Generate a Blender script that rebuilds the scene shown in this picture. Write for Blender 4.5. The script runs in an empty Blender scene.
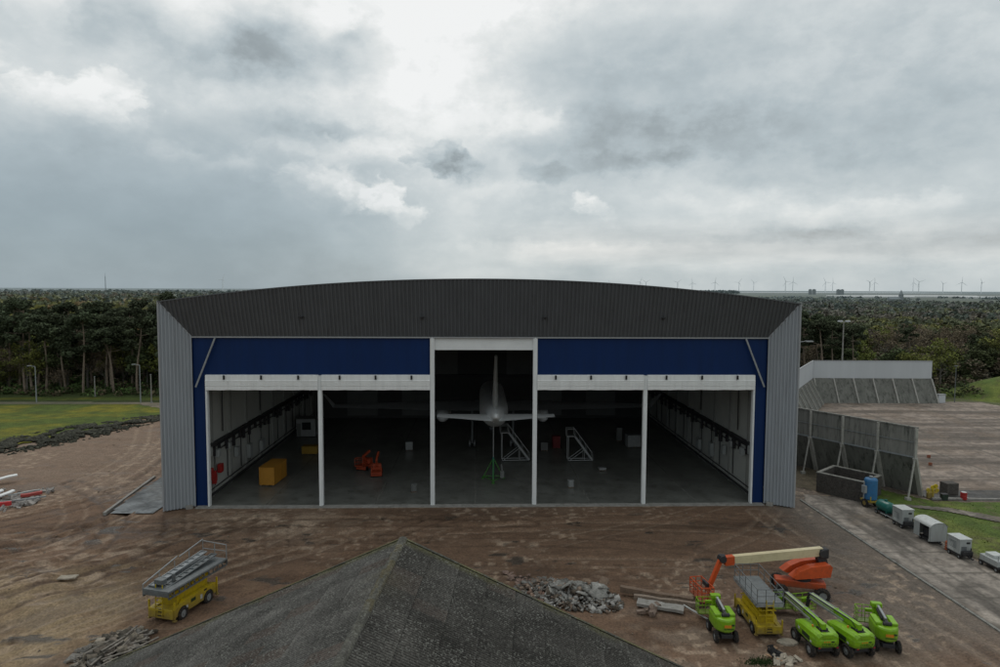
import bpy, bmesh, math, random
import numpy as np
from mathutils import Vector, Matrix

random.seed(7)
rng = np.random.default_rng(7)
R = math.radians
SC = bpy.context.scene
COL = SC.collection

# ------------------------------------------------------------------ noise
def _hash(ix, iy, s):
    h = (ix.astype(np.int64) * 374761393 + iy.astype(np.int64) * 668265263 + s * 1442695041) & 0x7fffffff
    h = ((h ^ (h >> 13)) * 1274126177) & 0x7fffffff
    return ((h ^ (h >> 16)) & 0xffff) / 65535.0

def vnoise(x, y, s=0):
    x = np.asarray(x, float); y = np.asarray(y, float)
    ix = np.floor(x); iy = np.floor(y); fx = x - ix; fy = y - iy
    fx = fx * fx * (3 - 2 * fx); fy = fy * fy * (3 - 2 * fy)
    a = _hash(ix, iy, s); b = _hash(ix + 1, iy, s); c = _hash(ix, iy + 1, s); d = _hash(ix + 1, iy + 1, s)
    return (a * (1 - fx) + b * fx) * (1 - fy) + (c * (1 - fx) + d * fx) * fy

def fbm(x, y, s=0, o=4):
    t = 0; a = .5; n = 0
    for k in range(o):
        t = t + a * vnoise(x * 2 ** k, y * 2 ** k, s + k * 17); n += a; a *= .55
    return t / n

def smooth(e0, e1, x):
    t = np.clip((x - e0) / (e1 - e0), 0, 1)
    return t * t * (3 - 2 * t)

# ------------------------------------------------------------------ materials
MATS = {}
def nodes(m):
    m.use_nodes = True
    nt = m.node_tree
    return nt, nt.nodes, nt.links, nt.nodes['Principled BSDF']

def mat(name, col, rough=.7, metal=0., var=.18, scale=1.5, dirt=None, dirt_amt=.35, bump=0., bscale=12., spec=.4, streak=False, mud=0.):
    if name in MATS: return MATS[name]
    m = bpy.data.materials.new(name); nt, N, L, P = nodes(m)
    tc = N.new('ShaderNodeTexCoord')
    mp = N.new('ShaderNodeMapping'); L.new(tc.outputs['Object'], mp.inputs[0])
    if streak: mp.inputs['Scale'].default_value = (1.6, 1.6, .18)
    n = N.new('ShaderNodeTexNoise'); n.inputs['Scale'].default_value = scale; n.inputs['Detail'].default_value = 6; n.inputs['Roughness'].default_value = .65
    L.new(mp.outputs[0], n.inputs['Vector'])
    r = N.new('ShaderNodeMapRange'); r.inputs[1].default_value = .3; r.inputs[2].default_value = .7
    r.inputs[3].default_value = 1 - var; r.inputs[4].default_value = 1 + var
    L.new(n.outputs['Fac'], r.inputs[0])
    mx = N.new('ShaderNodeMix'); mx.data_type = 'RGBA'; mx.blend_type = 'MULTIPLY'; mx.inputs[0].default_value = 1
    mx.inputs[6].default_value = (*col, 1); L.new(r.outputs[0], mx.inputs[7])
    out = mx.outputs[2]
    if dirt:
        n2 = N.new('ShaderNodeTexNoise'); n2.inputs['Scale'].default_value = scale * 2.3; n2.inputs['Detail'].default_value = 8; n2.inputs['Roughness'].default_value = .7
        L.new(mp.outputs[0], n2.inputs['Vector'])
        r2 = N.new('ShaderNodeMapRange'); r2.inputs[1].default_value = .5; r2.inputs[2].default_value = .72; r2.inputs[4].default_value = dirt_amt * 2
        L.new(n2.outputs['Fac'], r2.inputs[0])
        m2 = N.new('ShaderNodeMix'); m2.data_type = 'RGBA'; L.new(r2.outputs[0], m2.inputs[0])
        L.new(out, m2.inputs[6]); m2.inputs[7].default_value = (*dirt, 1); out = m2.outputs[2]
    if mud:
        sx = N.new('ShaderNodeSeparateXYZ'); L.new(tc.outputs['Object'], sx.inputs[0])
        n3 = N.new('ShaderNodeTexNoise'); n3.inputs['Scale'].default_value = 2.6; n3.inputs['Detail'].default_value = 6; n3.inputs['Roughness'].default_value = .7; L.new(tc.outputs['Object'], n3.inputs['Vector'])
        ma = N.new('ShaderNodeMath'); ma.operation = 'MULTIPLY_ADD'; L.new(n3.outputs['Fac'], ma.inputs[0]); ma.inputs[1].default_value = -1.8; L.new(sx.outputs['Z'], ma.inputs[2])
        r4 = N.new('ShaderNodeMapRange'); L.new(ma.outputs[0], r4.inputs[0]); r4.inputs[1].default_value = -.55; r4.inputs[2].default_value = .45; r4.inputs[3].default_value = mud; r4.inputs[4].default_value = 0
        m4 = N.new('ShaderNodeMix'); m4.data_type = 'RGBA'; L.new(r4.outputs[0], m4.inputs[0]); L.new(out, m4.inputs[6]); m4.inputs[7].default_value = (.13, .092, .062, 1); out = m4.outputs[2]
    L.new(out, P.inputs['Base Color'])
    P.inputs['Roughness'].default_value = rough; P.inputs['Metallic'].default_value = metal
    P.inputs['Specular IOR Level'].default_value = spec
    if bump:
        nb = N.new('ShaderNodeTexNoise'); nb.inputs['Scale'].default_value = bscale; nb.inputs['Detail'].default_value = 5
        L.new(tc.outputs['Object'], nb.inputs['Vector'])
        b = N.new('ShaderNodeBump'); b.inputs['Strength'].default_value = bump; b.inputs['Distance'].default_value = .05
        L.new(nb.outputs['Fac'], b.inputs['Height']); L.new(b.outputs[0], P.inputs['Normal'])
    MATS[name] = m
    return m

def attr_mat(name, rough=.9, nscale=.6, var=.3, fine=6., fvar=.25, bump=.5, rand=0., spec=.2, trans=0.):
    """colour comes from the mesh's own Col attribute, broken up by noise"""
    m = bpy.data.materials.new(name); nt, N, L, P = nodes(m)
    at = N.new('ShaderNodeAttribute'); at.attribute_name = 'Col'
    tc = N.new('ShaderNodeTexCoord'); out = at.outputs['Color']
    for sc_, v in ((nscale, var), (fine, fvar)):
        n = N.new('ShaderNodeTexNoise'); n.inputs['Scale'].default_value = sc_; n.inputs['Detail'].default_value = 6; n.inputs['Roughness'].default_value = .7
        L.new(tc.outputs['Object'], n.inputs['Vector'])
        r = N.new('ShaderNodeMapRange'); r.inputs[1].default_value = .3; r.inputs[2].default_value = .7
        r.inputs[3].default_value = 1 - v; r.inputs[4].default_value = 1 + v; L.new(n.outputs['Fac'], r.inputs[0])
        mx = N.new('ShaderNodeMix'); mx.data_type = 'RGBA'; mx.blend_type = 'MULTIPLY'; mx.inputs[0].default_value = 1
        L.new(out, mx.inputs[6]); L.new(r.outputs[0], mx.inputs[7]); out = mx.outputs[2]
    if rand:
        oi = N.new('ShaderNodeObjectInfo'); hs = N.new('ShaderNodeHueSaturation')
        r = N.new('ShaderNodeMapRange'); r.inputs[3].default_value = 1 - rand; r.inputs[4].default_value = 1 + rand
        L.new(oi.outputs['Random'], r.inputs[0]); L.new(r.outputs[0], hs.inputs['Value'])
        r3 = N.new('ShaderNodeMapRange'); r3.inputs[3].default_value = .485; r3.inputs[4].default_value = .51
        L.new(oi.outputs['Random'], r3.inputs[0]); L.new(r3.outputs[0], hs.inputs['Hue'])
        L.new(out, hs.inputs['Color']); out = hs.outputs[0]
    L.new(out, P.inputs['Base Color']); rr_ = N.new('ShaderNodeMapRange'); L.new(at.outputs['Alpha'], rr_.inputs[0]); rr_.inputs[3].default_value = rough; rr_.inputs[4].default_value = .16; L.new(rr_.outputs[0], P.inputs['Roughness'])
    P.inputs['Specular IOR Level'].default_value = spec
    if bump:
        nb = N.new('ShaderNodeTexNoise'); nb.inputs['Scale'].default_value = fine * .6; nb.inputs['Detail'].default_value = 8; nb.inputs['Roughness'].default_value = .75
        L.new(tc.outputs['Object'], nb.inputs['Vector'])
        b = N.new('ShaderNodeBump'); b.inputs['Strength'].default_value = bump; b.inputs['Distance'].default_value = .12
        L.new(nb.outputs['Fac'], b.inputs['Height']); L.new(b.outputs[0], P.inputs['Normal'])
    MATS[name] = m
    return m

M_SIDE = mat('grey_cladding', (.31, .335, .36), .55, 0, .06, .5, (.18, .18, .18), .12, streak=True)
M_VISOR = mat('anthracite_cladding', (.090, .096, .103), .6, 0, .09, .5, (.055, .056, .06), .2, streak=True)
M_TRIM = mat('light_flashing', (.30, .31, .32), .5, 0, .05)
M_BLUE = mat('blue_cladding', (.0025, .021, .092), .55, 0, .10, .5, (.004, .02, .07), .25, spec=.2, streak=True)
M_WHITE = mat('white_metal', (.72, .74, .74), .5, 0, .06, .8)
M_DOOR = mat('white_door_fabric', (.76, .77, .76), .6, 0, .06, .9, (.35, .35, .33), .12, streak=True)
M_BLACK = mat('black_rubber', (.014, .014, .015), .75, 0, .2, 4)
M_DARK = mat('dark_steel', (.035, .036, .04), .6, .2, .2, 3, (.09, .06, .04), .25)
M_LINER = mat('interior_liner', (.46, .47, .44), .6, 0, .08, .4)
M_CEIL = mat('ceiling_deck', (.06, .062, .06), .7, 0, .1)
M_FLOOR = mat('hangar_floor_concrete', (.14, .143, .13), .30, 0, .30, .3, (.06, .057, .048), .5)
M_CONC = mat('weathered_concrete', (.225, .22, .20), .9, 0, .22, .7, (.05, .055, .045), .6, .4, 6, streak=True)
M_CONCL = mat('pale_concrete', (.27, .26, .24), .9, 0, .2, .9, (.12, .11, .09), .4, .3, 8)
M_DECK = mat('mossy_concrete_panel', (.155, .155, .138), .9, 0, .25, .5, (.045, .047, .04), .6, .3, 6, streak=True)
M_FASC = mat('pale_fascia', (.50, .52, .54), .6, 0, .05, .3, streak=True)
M_GALV = mat('galvanised_steel', (.30, .32, .33), .5, .35, .15, 2, (.15, .13, .1), .2)
M_GALVD = mat('dull_galvanised_steel', (.15, .165, .17), .55, .3, .2, 2, (.10, .08, .06), .3)
M_YEL = mat('yellow_paint', (.50, .37, .012), .42, 0, .10, 1.5, (.22, .14, .04), .28, mud=.75)
M_LIME = mat('lime_paint', (.20, .40, .012), .38, 0, .10, 1.5, (.14, .18, .05), .28, mud=.7)
M_LIMED = mat('pale_lime_paint', (.36, .46, .22), .4, 0, .1, 2, (.2, .22, .12), .25)
M_ORANGE = mat('orange_paint', (.55, .085, .022), .42, 0, .12, 1.5, (.25, .06, .03), .35, mud=.7)
M_TYRE = mat('muddy_tyre', (.018, .017, .017), .85, 0, .3, 3, (.10, .075, .052), .55)
M_CREAM = mat('cream_paint', (.60, .52, .33), .42, 0, .07, 1, (.35, .28, .16), .2)
M_RED = mat('red_paint', (.32, .022, .02), .5, 0, .15, 3)
M_BLUETANK = mat('blue_tank_paint', (.03, .14, .30), .45, 0, .15, 2, (.08, .09, .1), .3)
M_GREENTANK = mat('green_tank_paint', (.012, .12, .10), .35, 0, .12, 2, (.05, .06, .05), .25)
M_GREY = mat('grey_cabinet_paint', (.34, .36, .355), .5, 0, .08, 1.5, (.17, .15, .12), .25, streak=True)
M_GREYL = mat('pale_roof_sheet', (.48, .50, .49), .5, 0, .1, 1.5, (.25, .22, .18), .25)
M_WOOD = mat('weathered_timber', (.17, .12, .085), .9, 0, .3, 3, (.06, .045, .035), .4, .3)
M_BRICKD = mat('dark_brickwork', (.078, .07, .062), .95, 0, .35, 2.5, (.02, .02, .018), .5, .4, 20)
M_PLANE = mat('aircraft_paint', (.78, .80, .80), .42, 0, .05, .5)
M_BARK = mat('pine_bark', (.19, .15, .115), .95, 0, .35, 1.2, (.30, .235, .17), .45, .4, 8)
M_BARKG = mat('grey_bark', (.12, .11, .095), .95, 0, .3, 1.5, (.05, .06, .04), .4)
M_FAR = mat('hazy_white_metal', (.74, .76, .77), .8, 0, .03)
M_FARD = mat('hazy_dark_stone', (.25, .28, .29), .9, 0, .1)
M_GREENH = mat('greenhouse_film', (.56, .575, .57), .5, 0, .08, .05)
M_TEXT = mat('dark_lettering', (.02, .04, .015), .6, 0, .05)
M_TEXTO = mat('orange_lettering', (.60, .22, .02), .6, 0, .05)
M_GLASS = mat('dark_glass', (.015, .018, .02), .12, 0, .05, 2, spec=.6)
M_INT = mat('dim_panel', (.13, .135, .13), .6, 0, .1, .4)
M_WOODY = mat('dull_yellow_paint', (.28, .17, .02), .6, 0, .1, 1)
M_DULL = mat('dusty_stone', (.20, .16, .12), .95, 0, .3, 3)
M_WING = mat('grey_wing_paint', (.30, .31, .31), .5, 0, .06, .5)
M_JACK = mat('dull_green_paint', (.05, .20, .03), .5, 0, .1)
M_STEEL = mat('stair_steel', (.26, .27, .27), .5, .2, .15, 2)
M_ORI = mat('shaded_orange_paint', (.34, .055, .02), .5, 0, .15, 1.5)  # orange paint with the hangar's inner shade put into its colour
M_FRAME = mat('pale_concrete_leg', (.36, .35, .32), .9, 0, .15, 1, (.14, .13, .11), .35)
M_STONE = mat('pale_stone', (.34, .30, .24), .95, 0, .25, 3, (.15, .12, .09), .4, .3)

# ------------------------------------------------------------------ mesh builder
class MB:
    def __init__(s): s.bm = bmesh.new()
    def _hexa(s, c):
        v = [s.bm.verts.new(p) for p in c]
        fs = []
        for q in ((0, 3, 2, 1), (4, 5, 6, 7), (0, 1, 5, 4), (1, 2, 6, 5), (2, 3, 7, 6), (3, 0, 4, 7)):
            fs.append(s.bm.faces.new([v[i] for i in q]))
        return v, fs
    def box(s, c, d, rot=None, bev=0, taper=1.):
        x, y, z = d[0] / 2, d[1] / 2, d[2] / 2; t = taper
        pts = [(-x, -y, -z), (x, -y, -z), (x, y, -z), (-x, y, -z), (-x * t, -y * t, z), (x * t, -y * t, z), (x * t, y * t, z), (-x * t, y * t, z)]
        M = Matrix.Translation(c)
        if rot is not None: M = M @ (rot if isinstance(rot, Matrix) else Matrix.Rotation(rot, 4, 'Z'))
        v, fs = s._hexa([M @ Vector(p) for p in pts])
        if bev:
            es = {e for f in fs for e in f.edges}
            bmesh.ops.bevel(s.bm, geom=list(es), offset=bev, segments=2, affect='EDGES', profile=.5)
        return s
    def bar(s, p, q, w, h=None):
        h = h or w
        p = Vector(p); q = Vector(q); d = q - p; n = d.normalized()
        up = Vector((0, 0, 1)) if abs(n.z) < .95 else Vector((0, 1, 0))
        a = n.cross(up).normalized() * w / 2; b = a.cross(n).normalized() * h / 2
        s._hexa([p - a - b, p + a - b, p + a + b, p - a + b, q - a - b, q + a - b, q + a + b, q - a + b])
        return s
    def tube(s, p, q, r, r2=None, seg=8, cap=True):
        r2 = r if r2 is None else r2
        p = Vector(p); q = Vector(q); n = (q - p).normalized()
        up = Vector((0, 0, 1)) if abs(n.z) < .95 else Vector((0, 1, 0))
        a = n.cross(up).normalized(); b = a.cross(n).normalized()
        A = []; B = []
        for i in range(seg):
            t = 2 * math.pi * i / seg; o = a * math.cos(t) + b * math.sin(t)
            A.append(s.bm.verts.new(p + o * r)); B.append(s.bm.verts.new(q + o * r2))
        for i in range(seg):
            j = (i + 1) % seg; s.bm.faces.new((A[i], A[j], B[j], B[i]))
        if cap: s.bm.faces.new(A[::-1]); s.bm.faces.new(B)
        return s
    def path(s, pts, rs, seg=6):
        rings = []
        for k, p in enumerate(pts):
            p = Vector(p)
            n = (Vector(pts[min(k + 1, len(pts) - 1)]) - Vector(pts[max(k - 1, 0)])).normalized()
            up = Vector((0, 1, 0)) if abs(n.z) > .7 else Vector((0, 0, 1))
            a = n.cross(up).normalized(); b = a.cross(n).normalized()
            rings.append([s.bm.verts.new(p + (a * math.cos(2 * math.pi * i / seg) + b * math.sin(2 * math.pi * i / seg)) * rs[k]) for i in range(seg)])
        for A, B in zip(rings, rings[1:]):
            for i in range(seg):
                j = (i + 1) % seg; s.bm.faces.new((A[i], A[j], B[j], B[i]))
        s.bm.faces.new(rings[0][::-1]); s.bm.faces.new(rings[-1])
        return s
    def loft(s, rings, cap=True, closed=True):
        V = [[s.bm.verts.new(p) for p in r] for r in rings]
        n = len(V[0])
        for A, B in zip(V, V[1:]):
            for i in range(n if closed else n - 1):
                j = (i + 1) % n; s.bm.faces.new((A[i], A[j], B[j], B[i]))
        if cap and closed: s.bm.faces.new(V[0][::-1]); s.bm.faces.new(V[-1])
        return s
    def prism(s, pts, a, b, axis='X'):
        """polygon in the plane across axis, pulled from a to b"""
        def P(u, v, w):
            return {'X': (w, u, v), 'Y': (u, w, v), 'Z': (u, v, w)}[axis]
        s.loft([[P(u, v, a) for u, v in pts], [P(u, v, b) for u, v in pts]])
        return s
    def quad(s, *p):
        s.bm.faces.new([s.bm.verts.new(q) for q in p]); return s
    def build(s, name, m, parent=None, smooth=False, loc=None):
        bmesh.ops.recalc_face_normals(s.bm, faces=s.bm.faces[:])
        me = bpy.data.meshes.new(name); s.bm.to_mesh(me); s.bm.free()
        me.materials.append(m)
        o = bpy.data.objects.new(name, me); COL.objects.link(o)
        if parent: o.parent = parent
        if loc: o.location = loc
        if smooth:
            for p in me.polygons: p.use_smooth = True
        return o

def np_mesh(name, V, F, m, col=None, parent=None, smooth=False, alpha=None):
    me = bpy.data.meshes.new(name)
    V = np.asarray(V, np.float32); F = np.asarray(F, np.int32); k = F.shape[1]
    me.vertices.add(len(V)); me.vertices.foreach_set('co', V.ravel())
    me.loops.add(F.size); me.loops.foreach_set('vertex_index', F.ravel())
    me.polygons.add(len(F)); me.polygons.foreach_set('loop_start', np.arange(0, F.size, k, dtype=np.int32))
    try: me.polygons.foreach_set('loop_total', np.full(len(F), k, np.int32))
    except Exception: pass
    if smooth: me.polygons.foreach_set('use_smooth', np.ones(len(F), bool))
    me.update(calc_edges=True); me.validate()
    if col is not None:
        a = me.color_attributes.new('Col', 'FLOAT_COLOR', 'POINT')
        c = np.ones((len(V), 4), np.float32); c[:, :3] = col; c[:, 3] = 0 if alpha is None else alpha
        a.data.foreach_set('color', c.ravel())
    me.materials.append(m)
    o = bpy.data.objects.new(name, me); COL.objects.link(o)
    if parent: o.parent = parent
    return o

def tag(o, label=None, cat=None, group=None, kind=None):
    if label: o['label'] = label
    if cat: o['category'] = cat
    if group: o['group'] = group
    if kind: o['kind'] = kind
    return o

def thing(name, label, cat, loc=(0, 0, 0), rz=0, group=None):
    o = bpy.data.objects.new(name, None); COL.objects.link(o)
    o.location = loc; o.rotation_euler = (0, 0, rz); o.empty_display_size = .3
    return tag(o, label, cat, group)

def dup(root, loc, rz, label=None, group=None, scale=None):
    r = root.copy(); COL.objects.link(r); r.location = loc; r.rotation_euler = (0, 0, rz)
    if scale: r.scale = scale
    if label: r['label'] = label
    if group: r['group'] = group
    for ch in list(root.children):
        c = ch.copy(); COL.objects.link(c); c.parent = r
        for g in ch.children:
            d = g.copy(); COL.objects.link(d); d.parent = c
    return r

# ------------------------------------------------------------------ camera
cam = bpy.data.cameras.new('camera'); camo = bpy.data.objects.new('camera', cam); COL.objects.link(camo)
yaw, pit, rol = R(1.72), R(3.84), R(.24)
fw = Vector((math.sin(yaw) * math.cos(pit), math.cos(yaw) * math.cos(pit), -math.sin(pit)))
r0 = Vector((math.cos(yaw), -math.sin(yaw), 0)); u0 = r0.cross(fw)
rt = r0 * math.cos(rol) + u0 * math.sin(rol); up = u0 * math.cos(rol) - r0 * math.sin(rol)
camo.matrix_world = Matrix(((rt.x, up.x, -fw.x, 0), (rt.y, up.y, -fw.y, 0), (rt.z, up.z, -fw.z, 24), (0, 0, 0, 1)))
cam.sensor_width = 36; cam.lens = 24.01; cam.clip_start = .5; cam.clip_end = 40000
SC.camera = camo

# ------------------------------------------------------------------ world: overcast sky with broken cloud
SUN_EL, SUN_AZ = R(52), R(-6)          # sun behind the cloud, ahead and slightly left
W = bpy.data.worlds.new('World'); SC.world = W; W.use_nodes = True
nt = W.node_tree; N = nt.nodes; L = nt.links; N.clear()
def math_(op, a, b=None, c=None):
    n = N.new('ShaderNodeMath'); n.operation = op
    for i, v in enumerate((a, b, c)):
        if v is None: continue
        if isinstance(v, (int, float)): n.inputs[i].default_value = v
        else: L.new(v, n.inputs[i])
    return n.outputs[0]
def maprange(v, a, b, c, d, smooth_=True):
    n = N.new('ShaderNodeMapRange'); n.interpolation_type = 'SMOOTHSTEP' if smooth_ else 'LINEAR'
    L.new(v, n.inputs[0])
    for i, q in enumerate((a, b, c, d)): n.inputs[i + 1].default_value = q
    return n.outputs[0]
tc = N.new('ShaderNodeTexCoord'); sep = N.new('ShaderNodeSeparateXYZ'); L.new(tc.outputs['Generated'], sep.inputs[0])
az = math_('MULTIPLY', math_('ARCTAN2', sep.outputs[0], sep.outputs[1]), 57.2958)
el = math_('MULTIPLY', math_('ARCSINE', sep.outputs[2]), 57.2958)
cmb = N.new('ShaderNodeCombineXYZ'); L.new(az, cmb.inputs[0]); L.new(el, cmb.inputs[1])
AE = cmb.outputs[0]
def wnoise(scale, detail, rough=.6, off=(0, 0, 0), stretch=(1, 1, 1), out='Fac'):
    mp = N.new('ShaderNodeMapping'); L.new(AE, mp.inputs[0]); mp.inputs['Location'].default_value = off; mp.inputs['Scale'].default_value = stretch
    n = N.new('ShaderNodeTexNoise'); n.inputs['Scale'].default_value = scale; n.inputs['Detail'].default_value = detail; n.inputs['Roughness'].default_value = rough
    n.noise_dimensions = '2D'
    L.new(mp.outputs[0], n.inputs['Vector']); return n.outputs[out]
wv = wnoise(.16, 7, .6, (3, 7, 0), (1, 1.5, 1), 'Color')
w1 = N.new('ShaderNodeVectorMath'); w1.operation = 'SUBTRACT'; L.new(wv, w1.inputs[0]); w1.inputs[1].default_value = (.5, .5, .5)
w2 = N.new('ShaderNodeVectorMath'); w2.operation = 'MULTIPLY_ADD'; L.new(w1.outputs[0], w2.inputs[0]); w2.inputs[1].default_value = (5.5, 3.4, 0); L.new(AE, w2.inputs[2])
WAE = w2.outputs[0]
bmod = maprange(wnoise(.30, 6, .62, (21, 9, 0), (1, 1.6, 1)), .30, .66, .7, 1.35)
def wvor(scale, off):
    mp = N.new('ShaderNodeMapping'); L.new(WAE, mp.inputs[0]); mp.inputs['Location'].default_value = off; mp.inputs['Scale'].default_value = (1, 1.35, 1)
    n = N.new('ShaderNodeTexVoronoi'); n.voronoi_dimensions = '2D'; n.feature = 'SMOOTH_F1'; n.inputs['Scale'].default_value = scale; n.inputs['Smoothness'].default_value = .35
    if 'Detail' in n.inputs: n.inputs['Detail'].default_value = 2; n.inputs['Roughness'].default_value = .55
    L.new(mp.outputs[0], n.inputs['Vector']); return n.outputs['Distance']
billow = math_('MULTIPLY', math_('SUBTRACT', wvor(.55, (2, 5, 0)), .66), .50)
def blob(a, e, ra, re, soft):
    s = N.new('ShaderNodeVectorMath'); s.operation = 'SUBTRACT'; L.new(WAE, s.inputs[0]); s.inputs[1].default_value = (a, e, 0)
    m = N.new('ShaderNodeVectorMath'); m.operation = 'MULTIPLY'; L.new(s.outputs[0], m.inputs[0]); m.inputs[1].default_value = (.88 / ra, .88 / re, 0)
    d = N.new('ShaderNodeVectorMath'); d.operation = 'LENGTH'; L.new(m.outputs[0], d.inputs[0])
    return maprange(math_('ADD', d.outputs['Value'], billow if re < 1.9 else 0.), max(0, 1 - soft), 1 + soft, 1, 0)
# brightness: gentle gradient, fine and coarse mottling, then the individual clouds
val = maprange(el, 0, 24, .53, .65)
val = math_('ADD', val, math_('MULTIPLY', math_('SUBTRACT', wnoise(.045, 6, .55, (0, 0, 0), (1, 2.2, 1)), .5), .45))
val = math_('ADD', val, math_('MULTIPLY', math_('SUBTRACT', wnoise(.26, 9, .58, (11, 4, 0), (1, 1.5, 1)), .5), .20))
lefty = math_('MULTIPLY', maprange(az, 2, -24, 0, 1), maprange(el, 15, 4, 0, 1))
BLOBS = [  # azimuth, elevation, half width, half height (degrees), brightness change, softness
    (-22, 18.6, 8.5, 2.5, -.17, .75), (-16.0, 18.2, 4.4, 2.2, -.17, .6), (-9.6, 18.8, 2.7, 2.6, -.24, .45), (-9.9, 20.2, 1.6, 1.0, -.1, .4), (-3.6, 11.1, 2.0, 1.25, -.24, .28), (-2.2, 10.6, 1.6, .9, -.14, .35), (-1.0, 10.0, 2.2, .8, -.14, .6),
    (-12.5, 12.6, 4.4, 1.1, -.17, .6), (5.0, 9.7, 2.2, .65, -.17, .4), (14, 12.4, 7.5, 2.0, -.15, .6), (12, 10.4, 5, .8, -.10, .6), (31, 17.0, 14, 5, -.13, .9),
    (25.5, 4.4, 4.4, .6, -.13, .7), (9.5, 19, 5.5, 2.6, -.10, .8), (33, 3.6, 7, .8, -.11, .8), (24, 9, 8, 1.5, -.08, .8), (-30, 10.6, 5.5, .9, -.07, .8),
    (-32.4, 19.2, 2.4, 1.5, .20, .7), (-30.0, 13.0, 3.6, 1.3, .17, .38), (-28.2, 13.9, 2.2, 1.3, .12, .4), (-36.5, 15, 1.6, 1.4, .15, .7), (-7.0, 6.4, 3.0, .75, .17, .35), (-8.0, 7.3, 1.7, 1.1, .19, .35), (-10.6, 7.4, 1.6, .9, .14, .4), (-12.8, 8.2, 3.0, 1.2, .18, .7),
    (-6.5, 22.5, 7, 4, .26, .9), (-22, 21.5, 2.8, 2.4, .20, .7), (-4.0, 15, 7, 2.4, .22, .8), (-9.5, 11.2, 5.5, 1.2, .20, .7), (-19, 14, 5, 1.2, .08, .9),
    (-25.2, 9.9, 1.6, .6, .10, .8), (-20.5, 9.6, 2.4, .6, .10, .8), (9.4, 6.6, 1.5, .7, .12, .4), (8.4, 7.4, .9, .5, .12, .4), (5.3, 13.2, 3, .9, .14, .8), (1, 8.4, 4.5, 1.8, .11, .9), (20, 6.6, 9, .9, .07, .9), (8, 3.4, 8, .6, .10, .9), (30, 6, 7, .7, .09, .9),
    (-3, 42, 26, 16, .45, .6)]
for (a_, e_, ra_, re_, am_, so_) in BLOBS:
    f_ = math_('MULTIPLY', blob(a_, e_, ra_, re_, so_), bmod)
    if am_ > 0 and re_ < 2: f_ = math_('MULTIPLY', f_, maprange(el, e_ - re_ * 1.1, e_ + re_ * .9, .45, 1.25))
    val = math_('MULTIPLY_ADD', f_, am_ * (1.3 if am_ > 0 else .95), val)
val = math_('SUBTRACT', val, math_('MULTIPLY', lefty, .26))
lowband = math_('MULTIPLY', maprange(az, -6, 8, 0, 1), math_('MULTIPLY', maprange(el, .6, 2.2, 0, 1), maprange(el, 8, 4, 0, 1)))
val = math_('ADD', val, math_('MULTIPLY', lowband, math_('MULTIPLY', math_('SUBTRACT', wnoise(.16, 7, .6, (5, 2, 0), (.55, 3.2, 1)), .40), .42)))
ramp = N.new('ShaderNodeValToRGB'); L.new(val, ramp.inputs[0])
cr = ramp.color_ramp
cr.elements[0].position = 0; cr.elements[0].color = (.20, .25, .28, 1)
cr.elements[1].position = 1; cr.elements[1].color = (.93, .94, .93, 1)
for p_, c_ in ((.25, (.32, .365, .38)), (.45, (.465, .53, .555)), (.62, (.625, .675, .685)), (.8, (.80, .825, .815))):
    e_ = cr.elements.new(p_); e_.color = (*c_, 1)
# warm thin strip low on the right, blue murk low on the left
tint = N.new('ShaderNodeMix'); tint.data_type = 'RGBA'
L.new(math_('MULTIPLY', maprange(az, -4, 10, 0, 1), math_('MULTIPLY', maprange(el, 1.5, 3.2, 0, 1), maprange(el, 6.5, 3.5, 0, .18))), tint.inputs[0])
L.new(ramp.outputs[0], tint.inputs[6]); tint.inputs[7].default_value = (.80, .72, .66, 1)
tint2 = N.new('ShaderNodeMix'); tint2.data_type = 'RGBA'
L.new(math_('MULTIPLY', lefty, .6), tint2.inputs[0]); L.new(tint.outputs[2], tint2.inputs[6]); tint2.inputs[7].default_value = (.285, .37, .425, 1)
sky = N.new('ShaderNodeTexSky'); sky.sky_type = 'NISHITA'; sky.sun_disc = False
sky.sun_elevation = SUN_EL; sky.sun_rotation = SUN_AZ
b1 = N.new('ShaderNodeBackground'); L.new(sky.outputs[0], b1.inputs[0]); b1.inputs[1].default_value = .06
b2 = N.new('ShaderNodeBackground'); L.new(tint2.outputs[2], b2.inputs[0]); b2.inputs[1].default_value = 1
ms = N.new('ShaderNodeMixShader'); ms.inputs[0].default_value = .92
L.new(b1.outputs[0], ms.inputs[1]); L.new(b2.outputs[0], ms.inputs[2])
wo = N.new('ShaderNodeOutputWorld'); L.new(ms.outputs[0], wo.inputs[0])

sl = bpy.data.lights.new('sun', 'SUN'); sl.energy = .7; sl.angle = R(25); sl.color = (1, .96, .9)
so = bpy.data.objects.new('sun', sl); COL.objects.link(so)
sd = Vector((math.sin(SUN_AZ) * math.cos(SUN_EL), math.cos(SUN_AZ) * math.cos(SUN_EL), math.sin(SUN_EL)))
so.rotation_euler = sd.to_track_quat('Z', 'Y').to_euler(); so.location = (0, 0, 60)

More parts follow.
